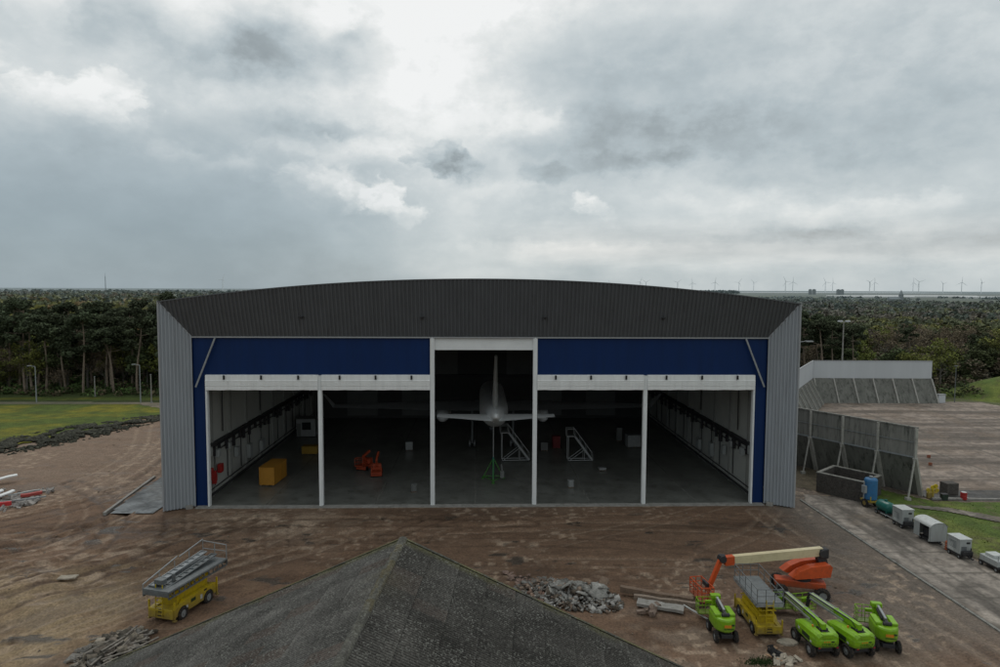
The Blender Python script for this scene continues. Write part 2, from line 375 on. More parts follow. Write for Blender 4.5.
# ------------------------------------------------------------------ ground
def axis(lo, hi, step, far, k=1.16):
    a = list(np.arange(lo, hi + 1e-6, step)); s = step
    b = [lo]; 
    while b[-1] > -far: s *= k; b.append(b[-1] - s)
    s = step; c = [hi]
    while c[-1] < far: s *= k; c.append(c[-1] + s)
    return np.array(b[1:][::-1] + a + c[1:])
def polydist(X, Y, pts):
    d = np.full(X.shape, 1e9)
    for (x0, y0), (x1, y1) in zip(pts, pts[1:]):
        dx, dy = x1 - x0, y1 - y0; t = np.clip(((X - x0) * dx + (Y - y0) * dy) / (dx * dx + dy * dy), 0, 1)
        d = np.minimum(d, np.hypot(X - x0 - t * dx, Y - y0 - t * dy))
    return d
def bez(pts, n=24):
    P = [Vector((p[0], p[1], 0)) for p in pts]; out = []
    P = [P[0] * 2 - P[1]] + P + [P[-1] * 2 - P[-2]]
    for i in range(1, len(P) - 2):
        for k in range(n // 3):
            t = k / (n // 3); a, b, c, d = P[i - 1:i + 3]
            q = .5 * ((2 * b) + (-a + c) * t + (2 * a - 5 * b + 4 * c - d) * t * t + (-a + 3 * b - 3 * c + d) * t ** 3)
            out.append((q.x, q.y))
    out.append(tuple(pts[-1])); return out
TRACKS = [  # wheel tracks in the dirt: centre line, half gauge, rut width, lightness
    ([(-38, 36), (-31, 44), (-24, 52.5), (-14, 62)], .95, .40, 1), ([(-42, 40), (-34, 46), (-25, 56), (-18, 66)], 1.0, .42, 1), ([(-36, 38), (-27, 47.5), (-19, 58), (-10, 66)], 1.0, .36, .8),
    ([(-58, 62), (-48, 64), (-38, 66), (-20, 67.5), (5, 67)], 1.0, .45, -.8), ([(-66, 58), (-50, 58.5), (-42, 63), (-38, 74), (-40, 92), (-46, 118)], 1.0, .5, -.9),
    ([(-60, 52), (-46, 55), (-38, 62), (-36, 76), (-39, 100)], 1.1, .45, 1), ([(-70, 66), (-56, 68), (-46, 78), (-48, 100), (-56, 126)], 1.1, .5, .7),
    ([(-25, 60), (0, 62), (18, 60), (30, 52), (33, 40)], 1.0, .42, -.5), ([(-12, 64), (10, 66), (26, 64), (36, 56)], 1.0, .42, .5), ([(6, 57), (20, 56), (29, 50), (31, 38)], .9, .4, .6),
    ([(30, 70), (31, 60), (33.5, 50), (34, 36)], .9, .45, .8), ([(-45, 46), (-38, 52), (-30, 62), (-33, 72)], .9, .4, -.7), ([(-50, 50), (-40, 54), (-30, 66)], .8, .4, .6),
    ([(-5, 56), (9, 55), (16, 52.5), (22, 53)], .9, .35, -.5)]
_r = random.Random(5)
TRACKS += [([(-64, 60), (-52, 60), (-43, 64), (-38.5, 72), (-38.5, 84), (-43, 104)], 1.05, .5, -1), ([(-58, 57), (-47, 59), (-40, 64), (-36.5, 73), (-37, 88)], 1.05, .45, .9), ([(-66, 64), (-54, 65), (-46, 70), (-42, 80), (-44, 98)], 1.0, .5, -.9),
    ([(-70, 70), (-58, 72), (-50, 80), (-50, 96), (-58, 116)], 1.0, .45, .8), ([(-40, 52), (-36, 58), (-36.5, 66), (-41, 74), (-50, 82)], .95, .4, -1), ([(-46, 40), (-38, 48), (-29, 60), (-24, 68)], 1., .45, -.9), ([(-50, 44), (-42, 51), (-33, 61), (-22, 69)], 1., .4, .9)]
for _ in range(16):      # fainter crossing tracks
    x0, y0 = _r.uniform(-52, 20), _r.uniform(42, 72); a0 = _r.choice((_r.gauss(0, .25), _r.gauss(.8, .3))); pts_ = []
    for k in range(4): pts_.append((x0, y0)); x0 += 9 * math.cos(a0); y0 += 9 * math.sin(a0) * .8; a0 += _r.gauss(0, .25)
    TRACKS.append((pts_, _r.uniform(.8, 1.1), _r.uniform(.22, .34), _r.choice((-.6, .5, .7, -.4))))
TR = [(bez(p), g, w, l) for p, g, w, l in TRACKS]
gx = axis(-72, 40, .21, 14000)
gy = np.concatenate([axis(33, 80, .20, 14000)[:-1], []]); gy = gy[gy <= 80.01]; gy = np.concatenate([gy, np.arange(80.4, 142, .4), axis(33, 142, .4, 14000)[axis(33, 142, .4, 14000) > 142.2]])
GX, GY = np.meshgrid(gx, gy)
def ground_fields(X, Y):
    n1 = fbm(X * .11, Y * .11, 1); n2 = fbm(X * .45, Y * .45, 2); n3 = fbm(X * 1.6, Y * 1.6, 3, 3); ns = fbm(X * .07, Y * .55, 5)
    def c(r, g, b): return np.array([r, g, b])
    brown = c(.160, .098, .062); dkb = c(.100, .060, .037); tan = c(.29, .215, .125); grav = c(.225, .160, .115); wet = c(.165, .137, .112); pale = c(.38, .29, .21)
    col = np.empty(X.shape + (3,)); col[:] = brown
    def mix(col, k, f): return col + (k - col) * np.clip(f, 0, 1)[..., None]
    col = mix(col, dkb, smooth(.5, .68, ns) * .75)
    col = mix(col, grav, smooth(.52, .72, n1) * .35)
    # tan sand, lower left
    s = smooth(-24, -32, X + (n1 - .5) * 22) * smooth(60, 52, Y + (n2 - .5) * 14)
    col = mix(col, tan, s * (.35 + .75 * n2))
    # pinkish gravel, far left
    s = smooth(-36, -43, X + (n2 - .5) * 8) * smooth(72, 82, Y + (n1 - .5) * 14)
    col = mix(col, grav, s * (.45 + .6 * ns))
    # paler dry patch left of the threshold
    s = np.exp(-(((X + 22) / 9) ** 2 + ((Y - 67.5) / 3.4) ** 2)) * smooth(.35, .6, n2)
    col = mix(col, pale, s * .7)
    # grey wet tarmac toward the kerb
    s = smooth(24, 33, X + (n1 - .5) * 10 - (Y - 55) * .18) * smooth(38, 46, Y)
    col = mix(col, wet, s * .85); col = mix(col, wet * .72, s * smooth(.5, .62, n2) * .7)
    # churned soil round the machines
    s = smooth(8, 13, X) * smooth(32, 29, X) * smooth(51, 46, Y)
    col = mix(col, c(.175, .128, .093), s * smooth(.4, .65, n2))
    h = (n2 - .5) * .14 + (n3 - .5) * .07
    chur = smooth(-22, -34, X) * smooth(70, 60, Y); col = mix(col, dkb, chur * smooth(.56, .70, fbm(X * .35, Y * .6, 44)) * .8); col = mix(col, pale, chur * smooth(.60, .72, fbm(X * .5, Y * .8, 47)) * .6); h = h + chur * (n1 - .5) * 1.5 + chur * (n2 - .5) * .45
    light = np.zeros(X.shape)
    for pts, g, w, l in TR:
        d = polydist(X, Y, pts); e = np.exp(-((d - g) / (w * .62)) ** 4) * (.35 + 1.0 * n2); e = e * (.75 + .5 * n3)
        light += e * l; h -= e * .10
        h += np.exp(-((d - g - w * 1.6) / (w * .7)) ** 2) * .05
    col = mix(col, pale, np.clip(light, 0, 1) * .42); col = mix(col, dkb * .9, np.clip(-light, 0, 1) * .8)
    # scattered crumbs of stone
    cr_ = smooth(.70, .82, vnoise(X * 2.2, Y * 2.2, 40)) * smooth(.45, .62, n1); col = mix(col, pale * 1.15, cr_ * .55)
    # far country
    far = np.maximum(smooth(118, 140, Y), np.maximum(smooth(62, 70, X), smooth(-66, -80, X) * smooth(100, 104, Y)))
    big = fbm(X * .004, Y * .0022, 9); fields = fbm(X * .0016, Y * .0009, 12, 2)
    fc = mix(np.broadcast_to(c(.055, .062, .03), col.shape).copy(), c(.085, .095, .035), smooth(.45, .6, big)); fc = mix(fc, c(.14, .12, .075), smooth(.6, .68, fields))
    forest = smooth(142, 150, Y) * smooth(620, 420, Y) * np.maximum(smooth(-30, -40, X), smooth(55, 62, X)); fc = mix(fc, c(.055, .054, .034), forest * .9 * smooth(420, 240, Y)); fc = mix(fc, c(.115, .11, .062), smooth(240, 420, Y) * smooth(1100, 700, Y) * .7)
    col = mix(col, fc, far)
    hz = 1 - np.exp(-np.maximum(np.hypot(X, Y) - 400, 0) / 4200); col = mix(col, c(.19, .235, .25), hz)  # aerial haze painted into the ground colour by distance
    flat = 1 - np.maximum(far, np.maximum(smooth(69, 71, Y) * smooth(-37, -35.5, X) * smooth(37, 35.5, X), smooth(34, 36, X)))
    wetness = np.clip(smooth(.58, .70, fbm(X * .22, Y * .5, 61)) * .6 + np.clip(-light, 0, 1) * .4, 0, 1) * flat
    pud = smooth(.71, .74, fbm(X * .30, Y * .75, 66)) * flat * smooth(74, 66, Y)
    col = mix(col, col * .72, wetness); col = mix(col, c(.055, .048, .04), pud * .8); h = h * (1 - pud * .9)
    ground_fields.wet = np.clip(wetness * .6 + pud, 0, 1)
    return col, h * flat
gc, gh = ground_fields(GX, GY); gw = ground_fields.wet
def gz(x, y):
    i = min(max(np.searchsorted(gx, x), 1), len(gx) - 1); j = min(max(np.searchsorted(gy, y), 1), len(gy) - 1)
    return float(gh[j, i])
nx, ny = len(gx), len(gy)
idx = np.arange(nx * ny).reshape(ny, nx)
GF = np.stack([idx[:-1, :-1], idx[:-1, 1:], idx[1:, 1:], idx[1:, :-1]], -1).reshape(-1, 4)
M_GROUND = attr_mat('bare_earth', .88, .9, .22, 5.5, .45, 1., spec=.3)
g_ = np_mesh('ground', np.stack([GX.ravel(), GY.ravel(), gh.ravel()], 1), GF, M_GROUND, gc.reshape(-1, 3), smooth=True, alpha=gw.ravel())
tag(g_, kind='structure')

def sheet(name, poly, z, m, col_fn=None, step=.8, kind='structure', hfn=None):
    """flat polygonal sheet cut from a grid so its edge may be ragged"""
    P = np.array(poly); x0, y0 = P.min(0); x1, y1 = P.max(0)
    xs = np.arange(x0 - step, x1 + step, step); ys = np.arange(y0 - step, y1 + step, step)
    X, Y = np.meshgrid(xs, ys)
    ins = np.zeros(X.shape, bool); n = len(P); j = n - 1
    for i in range(n):
        xi, yi = P[i]; xj, yj = P[j]
        c_ = ((yi > Y) != (yj > Y)) & (X < (xj - xi) * (Y - yi) / (yj - yi + 1e-12) + xi); ins ^= c_; j = i
    w = len(xs); ii = np.arange(X.size).reshape(X.shape)
    keep = ins[:-1, :-1] & ins[:-1, 1:] & ins[1:, 1:] & ins[1:, :-1]
    F = np.stack([ii[:-1, :-1], ii[:-1, 1:], ii[1:, 1:], ii[1:, :-1]], -1)[keep]
    Z = np.full(X.shape, z) if hfn is None else z + hfn(X, Y)
    used = np.unique(F); rm = np.full(X.size, -1); rm[used] = np.arange(len(used))
    col = col_fn(X, Y).reshape(-1, 3)[used] if col_fn else None
    o = np_mesh(name, np.stack([X.ravel(), Y.ravel(), Z.ravel()], 1)[used], rm[F], m, col, smooth=True)
    return tag(o, kind=kind)
def lerp(a, b, f): return np.asarray(a) + (np.asarray(b) - np.asarray(a)) * np.clip(f, 0, 1)[..., None]

M_GRASS = attr_mat('meadow_grass', .9, .5, .35, 5, .45, .8)
def grass_left(X, Y):
    n = fbm(X * .12, Y * .2, 21); n2 = fbm(X * .6, Y * .6, 22)
    c_ = lerp((.082, .112, .020), (.165, .155, .018), smooth(.45, .65, n)); c_ = lerp(c_, (.05, .07, .02), smooth(.55, .7, n2) * .6)
    c_ = lerp(c_, (.035, .048, .018), np.exp(-((Y - 139 - 2 * n) / 3.0) ** 2))
    return lerp(c_, (.045, .062, .018), smooth(143, 147, Y))
sheet('grass_field', [(-170, 96), (-70.6, 98.5), (-66.5, 108), (-62.5, 118), (-58, 127), (-52, 134), (-36, 140), (-36, 170), (-170, 170)], .16, M_GRASS, grass_left, 1.0)
sheet('dirt_road', [(-170, 137.6), (-70, 136.6), (-62, 131), (-58, 126), (-48, 126), (-36, 128), (-36, 139), (-62, 139), (-80, 140), (-170, 140.5)], .19, M_GROUND,
      lambda X, Y: lerp((.12, .115, .075), (.20, .165, .125), smooth(.3, .6, fbm(X * .2, Y * .6, 31)) * smooth(-85, -66, X)), .7)

def grass_right(X, Y):
    n = fbm(X * .25, Y * .25, 24); n2 = fbm(X * 1.1, Y * 1.1, 25)
    c_ = lerp((.080, .118, .024), (.120, .145, .032), smooth(.4, .65, n)); c_ = lerp(c_, (.10, .088, .045), smooth(.56, .72, n2) * .7)
    return lerp(c_, (.12, .10, .07), smooth(46.2, 44.6, X + (n2 - .5) * 1.5))
sheet('grass_verge', [(44.3, 33), (44.4, 60), (44.2, 70.4), (43.6, 72.6), (41.5, 74.8), (36.5, 81), (36.5, 96), (44, 96), (49, 77), (52, 73.2), (80, 71.2), (80, 33)], .05, M_GRASS, grass_right, .4,
      hfn=lambda X, Y: (fbm(X * 1.5, Y * 1.5, 26) - .5) * .12)
M_SLAB = attr_mat('old_concrete_paving', .8, .3, .22, 2.5, .3, .35)
def slabs(dx, dy, base, joint, streak_s, seed, lo=.62, hi=1.3):
    def f(X, Y):
        n = fbm(X * .25, Y * .25, seed); st = fbm(X * streak_s[0], Y * streak_s[1], seed + 3); n2 = fbm(X * 1.3, Y * 1.3, seed + 5)
        c_ = lerp(np.array(base) * lo, np.array(base) * hi, smooth(.3, .7, st))
        c_ = lerp(c_, np.array(base) * np.array((.80, .72, .63)), smooth(.5, .68, n) * .5); c_ = lerp(c_, np.array(base) * .45, smooth(.50, .68, n2) * .55)
        jx = np.abs((X / dx) % 1 - .5) > .5 - .12 / dx; jy = np.abs((Y / dy) % 1 - .5) > .5 - .12 / dy
        return lerp(c_, joint, (jx | jy) * .7)
    return f
sheet('concrete_path', [(36.9, 33), (36.9, 73.5), (38, 76), (41.5, 74.8), (43.6, 72.6), (44.2, 70.4), (44.4, 60), (44.3, 33)], .055, M_SLAB, slabs(3.6, 4.5, (.20, .175, .150), (.10, .09, .075), (.9, .16), 51, .5, 1.5), .25)
sheet('apron', [(50.5, 75.8), (42, 90), (40, 100), (56, 119), (72, 142), (108, 139.5), (109, 131), (125, 110), (140, 76.2)], .065, M_SLAB, slabs(7.5, 7.5, (.200, .164, .136), (.10, .09, .075), (.05, .75), 61, .62, 1.45), .45)
sheet('service_road', [(51.8, 73.4), (51.8, 77.4), (140, 77.4), (140, 73.0)], .075, M_SLAB, slabs(30, 30, (.085, .083, .08), (.06, .06, .06), (.1, .4), 71), .4)
sheet('garden_path', [(47.3, 72.0), (52, 70.6), (55.5, 67.2), (60, 65.3), (60, 62.9), (54, 65.4), (50.6, 69.2), (47, 70.9)], .13, M_SLAB, slabs(2, 2, (.20, .175, .15), (.09, .09, .06), (.6, .6), 81), .25)
sheet('pavement', [(-39.3, 70.3), (-34.4, 70.3), (-34.4, 86), (-40.2, 84.5), (-40.6, 82)], .12, M_SLAB, slabs(40, 40, (.17, .18, .185), (.1, .1, .1), (.3, .3), 91), .3)
kb = MB(); kb.box((36.68, 53.3, .04), (.22, 41, .14)); tag(kb.build('kerb', M_CONC), kind='structure')
kb = MB(); kb.box((67, 72.95, .12), (30, .28, .22), R(-3)); tag(kb.build('apron_kerb', M_CONCL), kind='structure')
kb = MB(); kb.bar((-39.6, 70.2, .1), (-41.0, 84, .1), .3, .34); tag(kb.build('pavement_kerb', M_CONCL), kind='structure')

# grassy mound and soil banks
def mound(name, cx, cy, rx, ry, h, m, colfn, seed, step=.8, rough=.3):
    xs = np.arange(-rx, rx + step, step); ys = np.arange(-ry, ry + step, step); X, Y = np.meshgrid(xs, ys)
    d = np.sqrt((X / rx) ** 2 + (Y / ry) ** 2)
    Z = h * (1 - smooth(.05, 1, d)) + (fbm(X * .8, Y * .8, seed) - .5) * rough * smooth(1, .8, d) - .15
    ii = np.arange(X.size).reshape(X.shape); F = np.stack([ii[:-1, :-1], ii[:-1, 1:], ii[1:, 1:], ii[1:, :-1]], -1).reshape(-1, 4)
    return np_mesh(name, np.stack([X.ravel() + cx, Y.ravel() + cy, Z.ravel()], 1), F, m, colfn(X + cx, Y + cy).reshape(-1, 3), smooth=True)
tag(mound('hill', 123, 148, 19, 14, 4.6, M_GRASS, grass_right, 33), kind='structure')

def bank(name, line, width, h, col, seed, dens):
    """ridge of loose clods along a line"""
    V = []; F = []; C = []
    P = bez(line, 60); P = np.array(P); seg = np.hypot(*np.diff(P, axis=0).T); cum = np.concatenate([[0], np.cumsum(seg)])
    for k in range(int(cum[-1] * dens)):
        s = rng.uniform(0, cum[-1]); i = min(np.searchsorted(cum, s) , len(P) - 1); i = max(i, 1)
        t = (s - cum[i - 1]) / max(seg[i - 1], 1e-6); p = P[i - 1] + (P[i] - P[i - 1]) * t
        nrm = np.array([-(P[i] - P[i - 1])[1], (P[i] - P[i - 1])[0]]) / max(seg[i - 1], 1e-6)
        u = np.clip(rng.normal(0, .42), -1, 1); wv_ = 1 - .7 * abs(s / cum[-1] * 2 - 1) ** 2
        q = p + nrm * u * width * wv_; z = h * wv_ * (1 - u * u) * (.5 + .7 * vnoise(np.array([s * .4]), np.array([u * 2]), seed)[0])
        if vnoise(np.array([q[0] * .7]), np.array([q[1] * .7]), 97)[0] < .40: continue
        r = rng.uniform(.07, .27); b0 = len(V)
        pts = [(-1, -1, -.6), (1, -1, -.6), (1, 1, -.6), (-1, 1, -.6), (-.6, -.6, .7), (.6, -.6, .7), (.6, .6, .7), (-.6, .6, .7)]
        a = rng.uniform(0, 6.28); ca, sa = math.cos(a), math.sin(a); shade = rng.uniform(.55, 1.35) * (1.6 if rng.uniform() < .3 else 1)
        for x, y, zz in pts:
            x, y, zz = x * r * rng.uniform(.6, 1.3), y * r * rng.uniform(.6, 1.3), zz * r * rng.uniform(.5, 1.1)
            V.append((q[0] + x * ca - y * sa, q[1] + x * sa + y * ca, z + zz)); C.append(np.array(col) * shade)
        for f in ((0, 3, 2, 1), (4, 5, 6, 7), (0, 1, 5, 4), (1, 2, 6, 5), (2, 3, 7, 6), (3, 0, 4, 7)): F.append([b0 + k_ for k_ in f])
    return np_mesh(name, V, F, M_GROUND, np.array(C), smooth=True)
tag(bank('soil_bank', [(-82, 93), (-72, 99.5), (-67.5, 109), (-63, 118), (-57, 126)], 6.5, .38, (.042, .042, .030), 3, 260), 'dark heap of dug soil along the edge of the grass field', 'soil bank', kind='stuff')

# grass blades on the verges
def tufts(name, n, sample, h, seed, colfn, label):
    q = np.array([sample() for _ in range(n)]); a = rng.uniform(0, 6.28, n); hh = rng.uniform(.5, 1.3, n) * h; w = hh * .45
    z = np.full(n, .02)
    dx, dy = np.cos(a) * w, np.sin(a) * w; lx, ly = rng.normal(0, .3, n) * hh, rng.normal(0, .3, n) * hh
    V = np.empty((n, 3, 3)); V[:, 0] = np.stack([q[:, 0] - dx, q[:, 1] - dy, z], 1); V[:, 1] = np.stack([q[:, 0] + dx, q[:, 1] + dy, z], 1)
    V[:, 2] = np.stack([q[:, 0] + lx, q[:, 1] + ly, z + hh], 1)
    c_ = colfn(q[:, 0], q[:, 1]) * rng.uniform(.7, 1.35, (n, 1)); C = np.repeat(c_, 3, 0)
    tag(np_mesh(name, V.reshape(-1, 3), np.arange(3 * n).reshape(n, 3), M_GRASS, C), label, 'grass', kind='stuff')
def s_right():
    while True:
        x, y = rng.uniform(44.6, 66), rng.uniform(44, 72.5)
        if y < 74.5 - max(0, (x - 48)) * .1 and not (abs(y - (72 - (x - 47) * .62)) < 1.5 and x > 47): return x, y
tufts('grass_tufts', 7000, s_right, .09, 1, grass_right, 'short green grass on the verge behind the row of carts')

# ------------------------------------------------------------------ hangar
HG = thing('aircraft_hangar', 'wide grey and blue aircraft hangar with curved roof and open doors', 'hangar', (.4, 72.7, 0))
A, B_, ZE, ZC, ZT = 34.1, 31.45, 18.74, 22.5, 25.0
ZR = lambda x: ZT - (ZT - ZC) * (x / A) ** 2
def ribs(x0, x1, pitch):
    out = []; n = int((x1 - x0) / pitch); p = (x1 - x0) / n
    for i in range(n):
        for f, d in ((0, 0), (.42, 0), (.52, 1), (.9, 1)): out.append((x0 + (i + f) * p, d))
    out.append((x1, 0)); return out
b = MB(); top = []; bot = []
for x, d in ribs(-A, A, .42):
    zt = ZR(x); yt = -1.75 - d * .10
    if abs(x) <= B_: zb, yb = ZE, -.12
    else:
        t = (abs(x) - B_) / (A - B_); zb = ZE + t * (ZC - ZE); yb = -.12 - 1.63 * t
    top.append((x, yt, zt)); bot.append((x, yb - d * .10, zb))
b.loft([top, bot], False, False); b.build('visor', M_VISOR, HG)
for s in (-1, 1):
    b = MB(); lo = []; hi = []
    nrm = Vector((-s * 1.63, -2.65, 0)).normalized() * .12
    for x, d in ribs(0, 1, 1 / 9):
        px, py = s * (A - (A - B_) * x), -1.75 + 1.63 * x
        hi.append((px + nrm.x * d, py + nrm.y * d, ZC - (ZC - ZE) * x - .01)); lo.append((px + nrm.x * d, py + nrm.y * d, .12))
    b.loft([lo, hi], False, False); b.build('splayed_side_panel', M_SIDE, HG)
    b = MB(); b.bar((s * (A + .04), -1.78, .1), (s * (A + .04), -1.78, ZC + .1), .16); b.bar((s * A, -1.8, ZC + .03), (s * B_, -.2, ZE + .03), .10); b.build('corner_trim', M_TRIM, HG)
    b = MB(); pts = [(-1.7, 0)]
    rows = ribs(-1.7, 50, .45)
    b.loft([[(s * (A + .02 + d * .05), y, .1) for y, d in rows], [(s * (A + .02 + d * .05), y, ZC - .1) for y, d in rows]], False, False); b.build('side_wall', M_SIDE, HG)
    # interior liner wall, columns, pipe run and wall equipment
    b = MB(); b.box((s * 31.2, 25, 9.6), (.2, 49.4, 19.2)); b.build('interior_wall', M_LINER, HG)
    b = MB()
    for k in range(9): b.box((s * 31.0, 3.5 + k * 5.6, 9.3), (.22, .30, 18.6))
    b.build('wall_column', mat('column_paint', (.27, .275, .26), .6, 0, .1), HG)
    b = MB(); b.box((s * 30.78, 25, 6.2), (.5, 48.5, .28)); b.box((s * 30.95, 25, 5.75), (.2, 48.5, .14)); b.box((s * 30.85, 25, 5.2), (.12, 48.5, .1))
    for k in range(24):
        y = 1.5 + k * 2 + random.uniform(-.5, .5); b.box((s * 30.8, y, 5.6 - random.uniform(0, .5)), (.3, random.uniform(.15, .5), random.uniform(.8, 1.9)))
        if k % 2: b.tube((s * 30.95, y + .5, 5.5), (s * 30.95, y + .5, 1.2), .06)
    b.build('cable_tray', M_DARK, HG)
    b = MB(); b.tube((s * 30.9, 6.5, 12.2), (s * 30.9, 6.5, 7), .07); b.bar((s * 30.9, 6.5, 12.2), (s * 29.6, 9.5, 12.7), .12); b.build('standpipe', M_DARK, HG)
    b = MB(); b.tube((s * 30.9, 20, 11), (s * 30.9, 20, 7), .07); b.build('standpipe', M_DARK, HG)
    b = MB(); b.box((s * 30.7, 25, .55), (.35, 48, .10)); b.box((s * 30.8, 25, 1.1), (.12, 48, .08)); b.build('dado_rail', M_DARK, HG)
    for (y, z, h, w) in ((4.4, 4.9, .9, .8), (2.0, 5.6, 1.1, .7), (7.7, 5.0, .8, .6), (10.4, 3.6, 1.2, .8), (15, 2.6, 1.8, 1.1), (20, 2.2, 1.5, 1.4)):
        b = MB(); b.box((s * 30.72, y, z), (.4, w, h), bev=.03); b.box((s * 30.49, y, z), (.06, w * .8, h * .8)); b.build('wall_cabinet', M_GREY, HG)
for (y, z, h, w) in ((.5, .9, 1.3, .4), (2.2, 3.0, 1.4, .45), (3.1, 2.4, 1.5, .4), (4.9, 3.0, 1.0, .8)):
    b = MB(); b.box((-30.66, y, z), (.45, w, h), bev=.04); b.box((-30.40, y, z), (.06, w * .6, h * .5)); b.build('fire_cabinet', M_RED, HG)
b = MB(); b.box((0, 50, 9.6), (62.4, .3, 19.2)); b.build('back_wall', M_CEIL, HG)
for x, z, w, h in ((-22, 3.2, 5.5, 5.2), (-12, 3.2, 5.5, 5.2), (12, 3.2, 5.5, 5.2), (22, 3.2, 5.5, 5.2), (-9, 11, 9, 6), (9, 11, 9, 6)):
    b = MB(); b.box((x, 49.65, z), (w, .3, h)); b.build('back_wall_panel', M_INT, HG)
b = MB(); b.box((0, 49.5, 8.0), (62, .9, .5)); b.box((0, 49.5, 13.6), (62, .7, .4)); b.build('gallery', M_DARK, HG)
b = MB(); b.box((0, 25, 19.45), (62.5, 49.6, .25)); b.build('ceiling', M_CEIL, HG)
b = MB()
for k in range(9):
    y = 3.5 + k * 5.6; b.box((0, y, 19.1), (62, .3, .3)); b.box((0, y, 17.9), (62, .25, .25))
    for i in range(-15, 15): b.bar((i * 2.05, y, 17.9), ((i + .5) * 2.05, y, 19.1), .14); b.bar(((i + .5) * 2.05, y, 19.1), ((i + 1) * 2.05, y, 17.9), .14)
b.build('roof_truss', M_DARK, HG)
b = MB(); r1 = []; r2 = []
for i in range(49):
    x = -A + 2 * A * i / 48; r1.append((x, -1.6, ZR(x) - .5)); r2.append((x, 50.2, ZR(x) - .5))
b.loft([r1, r2], False, False); b.build('roof', M_FASC, HG, True)
b = MB(); c0 = []
for i in range(49):
    x = -A - .05 + (2 * A + .1) * i / 48; z = ZR(x); c0.append([(x, -1.86, z - .05), (x, -1.86, z + .07), (x, -1.5, z + .07), (x, -1.5, z - .05)])
b.loft(c0); b.build('roof_edge_trim', M_VISOR, HG)
b = MB(); b.box((0, -.14, ZE - .06), (2 * B_, .22, .14)); b.build('eave_trim', M_TRIM, HG)
for x in (-19.5, -6.6, 6.6, 19.5):
    b = MB(); b.box((x, -1.0, ZE + 2.2), (.42, .5, .10), bev=.02); b.box((x, -.9, ZE + 2.08), (.22, .3, .16)); b.build('visor_lamp', M_DARK, HG)
b = MB()
for s in (-1, 1): b.box((s * (B_ + 30.1) / 2, .2, 9.35), (B_ - 30.1, .3, 18.7)); b.box((s * (30.1 + 5.9) / 2, .2, 16.65), (24.2, .3, 4.18))
b.build('front_wall', M_BLUE, HG)
b = MB(); b.box((.03, .14, 17.98), (11.0, .22, 1.36)); b.build('centre_header', M_WHITE, HG)
for x, zt, w in ((-5.6, 18.66, .46), (5.66, 18.66, .46), (-17.8, 14.5, .42), (17.87, 14.5, .42), (-30.0, 13.0, .2), (30.0, 13.0, .2)):
    b = MB(); b.box((x, .02, zt / 2), (w, .5, zt)); b.box((x, -.26, zt / 2), (w * .35, .06, zt)); b.build('door_post', M_WHITE, HG)
def fold_profile():
    pts = [(.25, 12.9), (-.05, 12.88), (-.34, 12.94), (-.36, 13.30), (-.30, 13.34)]
    z = 13.36
    for k in range(3): pts += [(-.37, z + .04), (-.38, z + .16), (-.32, z + .21)]; z += .22
    pts += [(-.30, 14.52), (-.22, 14.58), (.25, 14.58)]; return pts
for x0, x1 in ((-30.05, -18.0), (-17.6, -5.84), (5.9, 17.66), (18.08, 30.05)):
    b = MB(); n = 14; rings = []
    for i in range(n + 1):
        x = x0 + (x1 - x0) * i / n; sag = .018 * math.sin(i * 2.1 + x0) if 0 < i < n else 0
        rings.append([(x, y + (sag * .5 if y < 0 else 0), z + (sag if z < 13.4 else 0)) for y, z in fold_profile()])
    b.loft(rings); d = b.build('rolled_door', M_DOOR, HG)
    for f in (.17, .5, .83):
        b = MB(); xx = x0 + (x1 - x0) * f; b.box((xx, -.44, 14.33), (.19, .1, .46)); b.build('strap', M_BLACK, d)
for s in (-1, 1):
    b = MB(); b.bar((s * 28.9, -.25, 18.6), (s * 31.0, -.45, 13.3), .2, .16); b.build('diagonal_brace', M_GALV, HG)
b = MB(); b.box((0, 25.0, -.06), (62.6, 49.8, .2)); b.build('hangar_floor', M_FLOOR, HG)
b = MB(); b.box((0, -.35, .03), (62.6, .85, .16)); b.build('threshold', M_CONCL, HG)
b = MB()
for x in (-24, -12, -.9, 12, 24): b.box((x, 25, .044), (.16, 49.2, .004))
for y in (12, 24, 36): b.box((0, y, .050), (62, .1, .004))
b.build('floor_line', mat('worn_line_paint', (.15, .15, .135), .6, 0, .4, .8, (.10, .10, .09), .6), HG)
b = MB(); b.bar((34.15, -1.2, 18.3), (35.2, -1.2, 18.45), .08); b.box((35.5, -1.2, 18.4), (.8, .35, .14), bev=.03); b.build('wall_lamp', M_GALV, HG)
for s in (-1, 1):
    b = MB(); b.box((s * 31.9, -.75, .2), (.7, .4, .4), R(s * -31), bev=.03); b.build('corner_block', M_CONCL, HG)

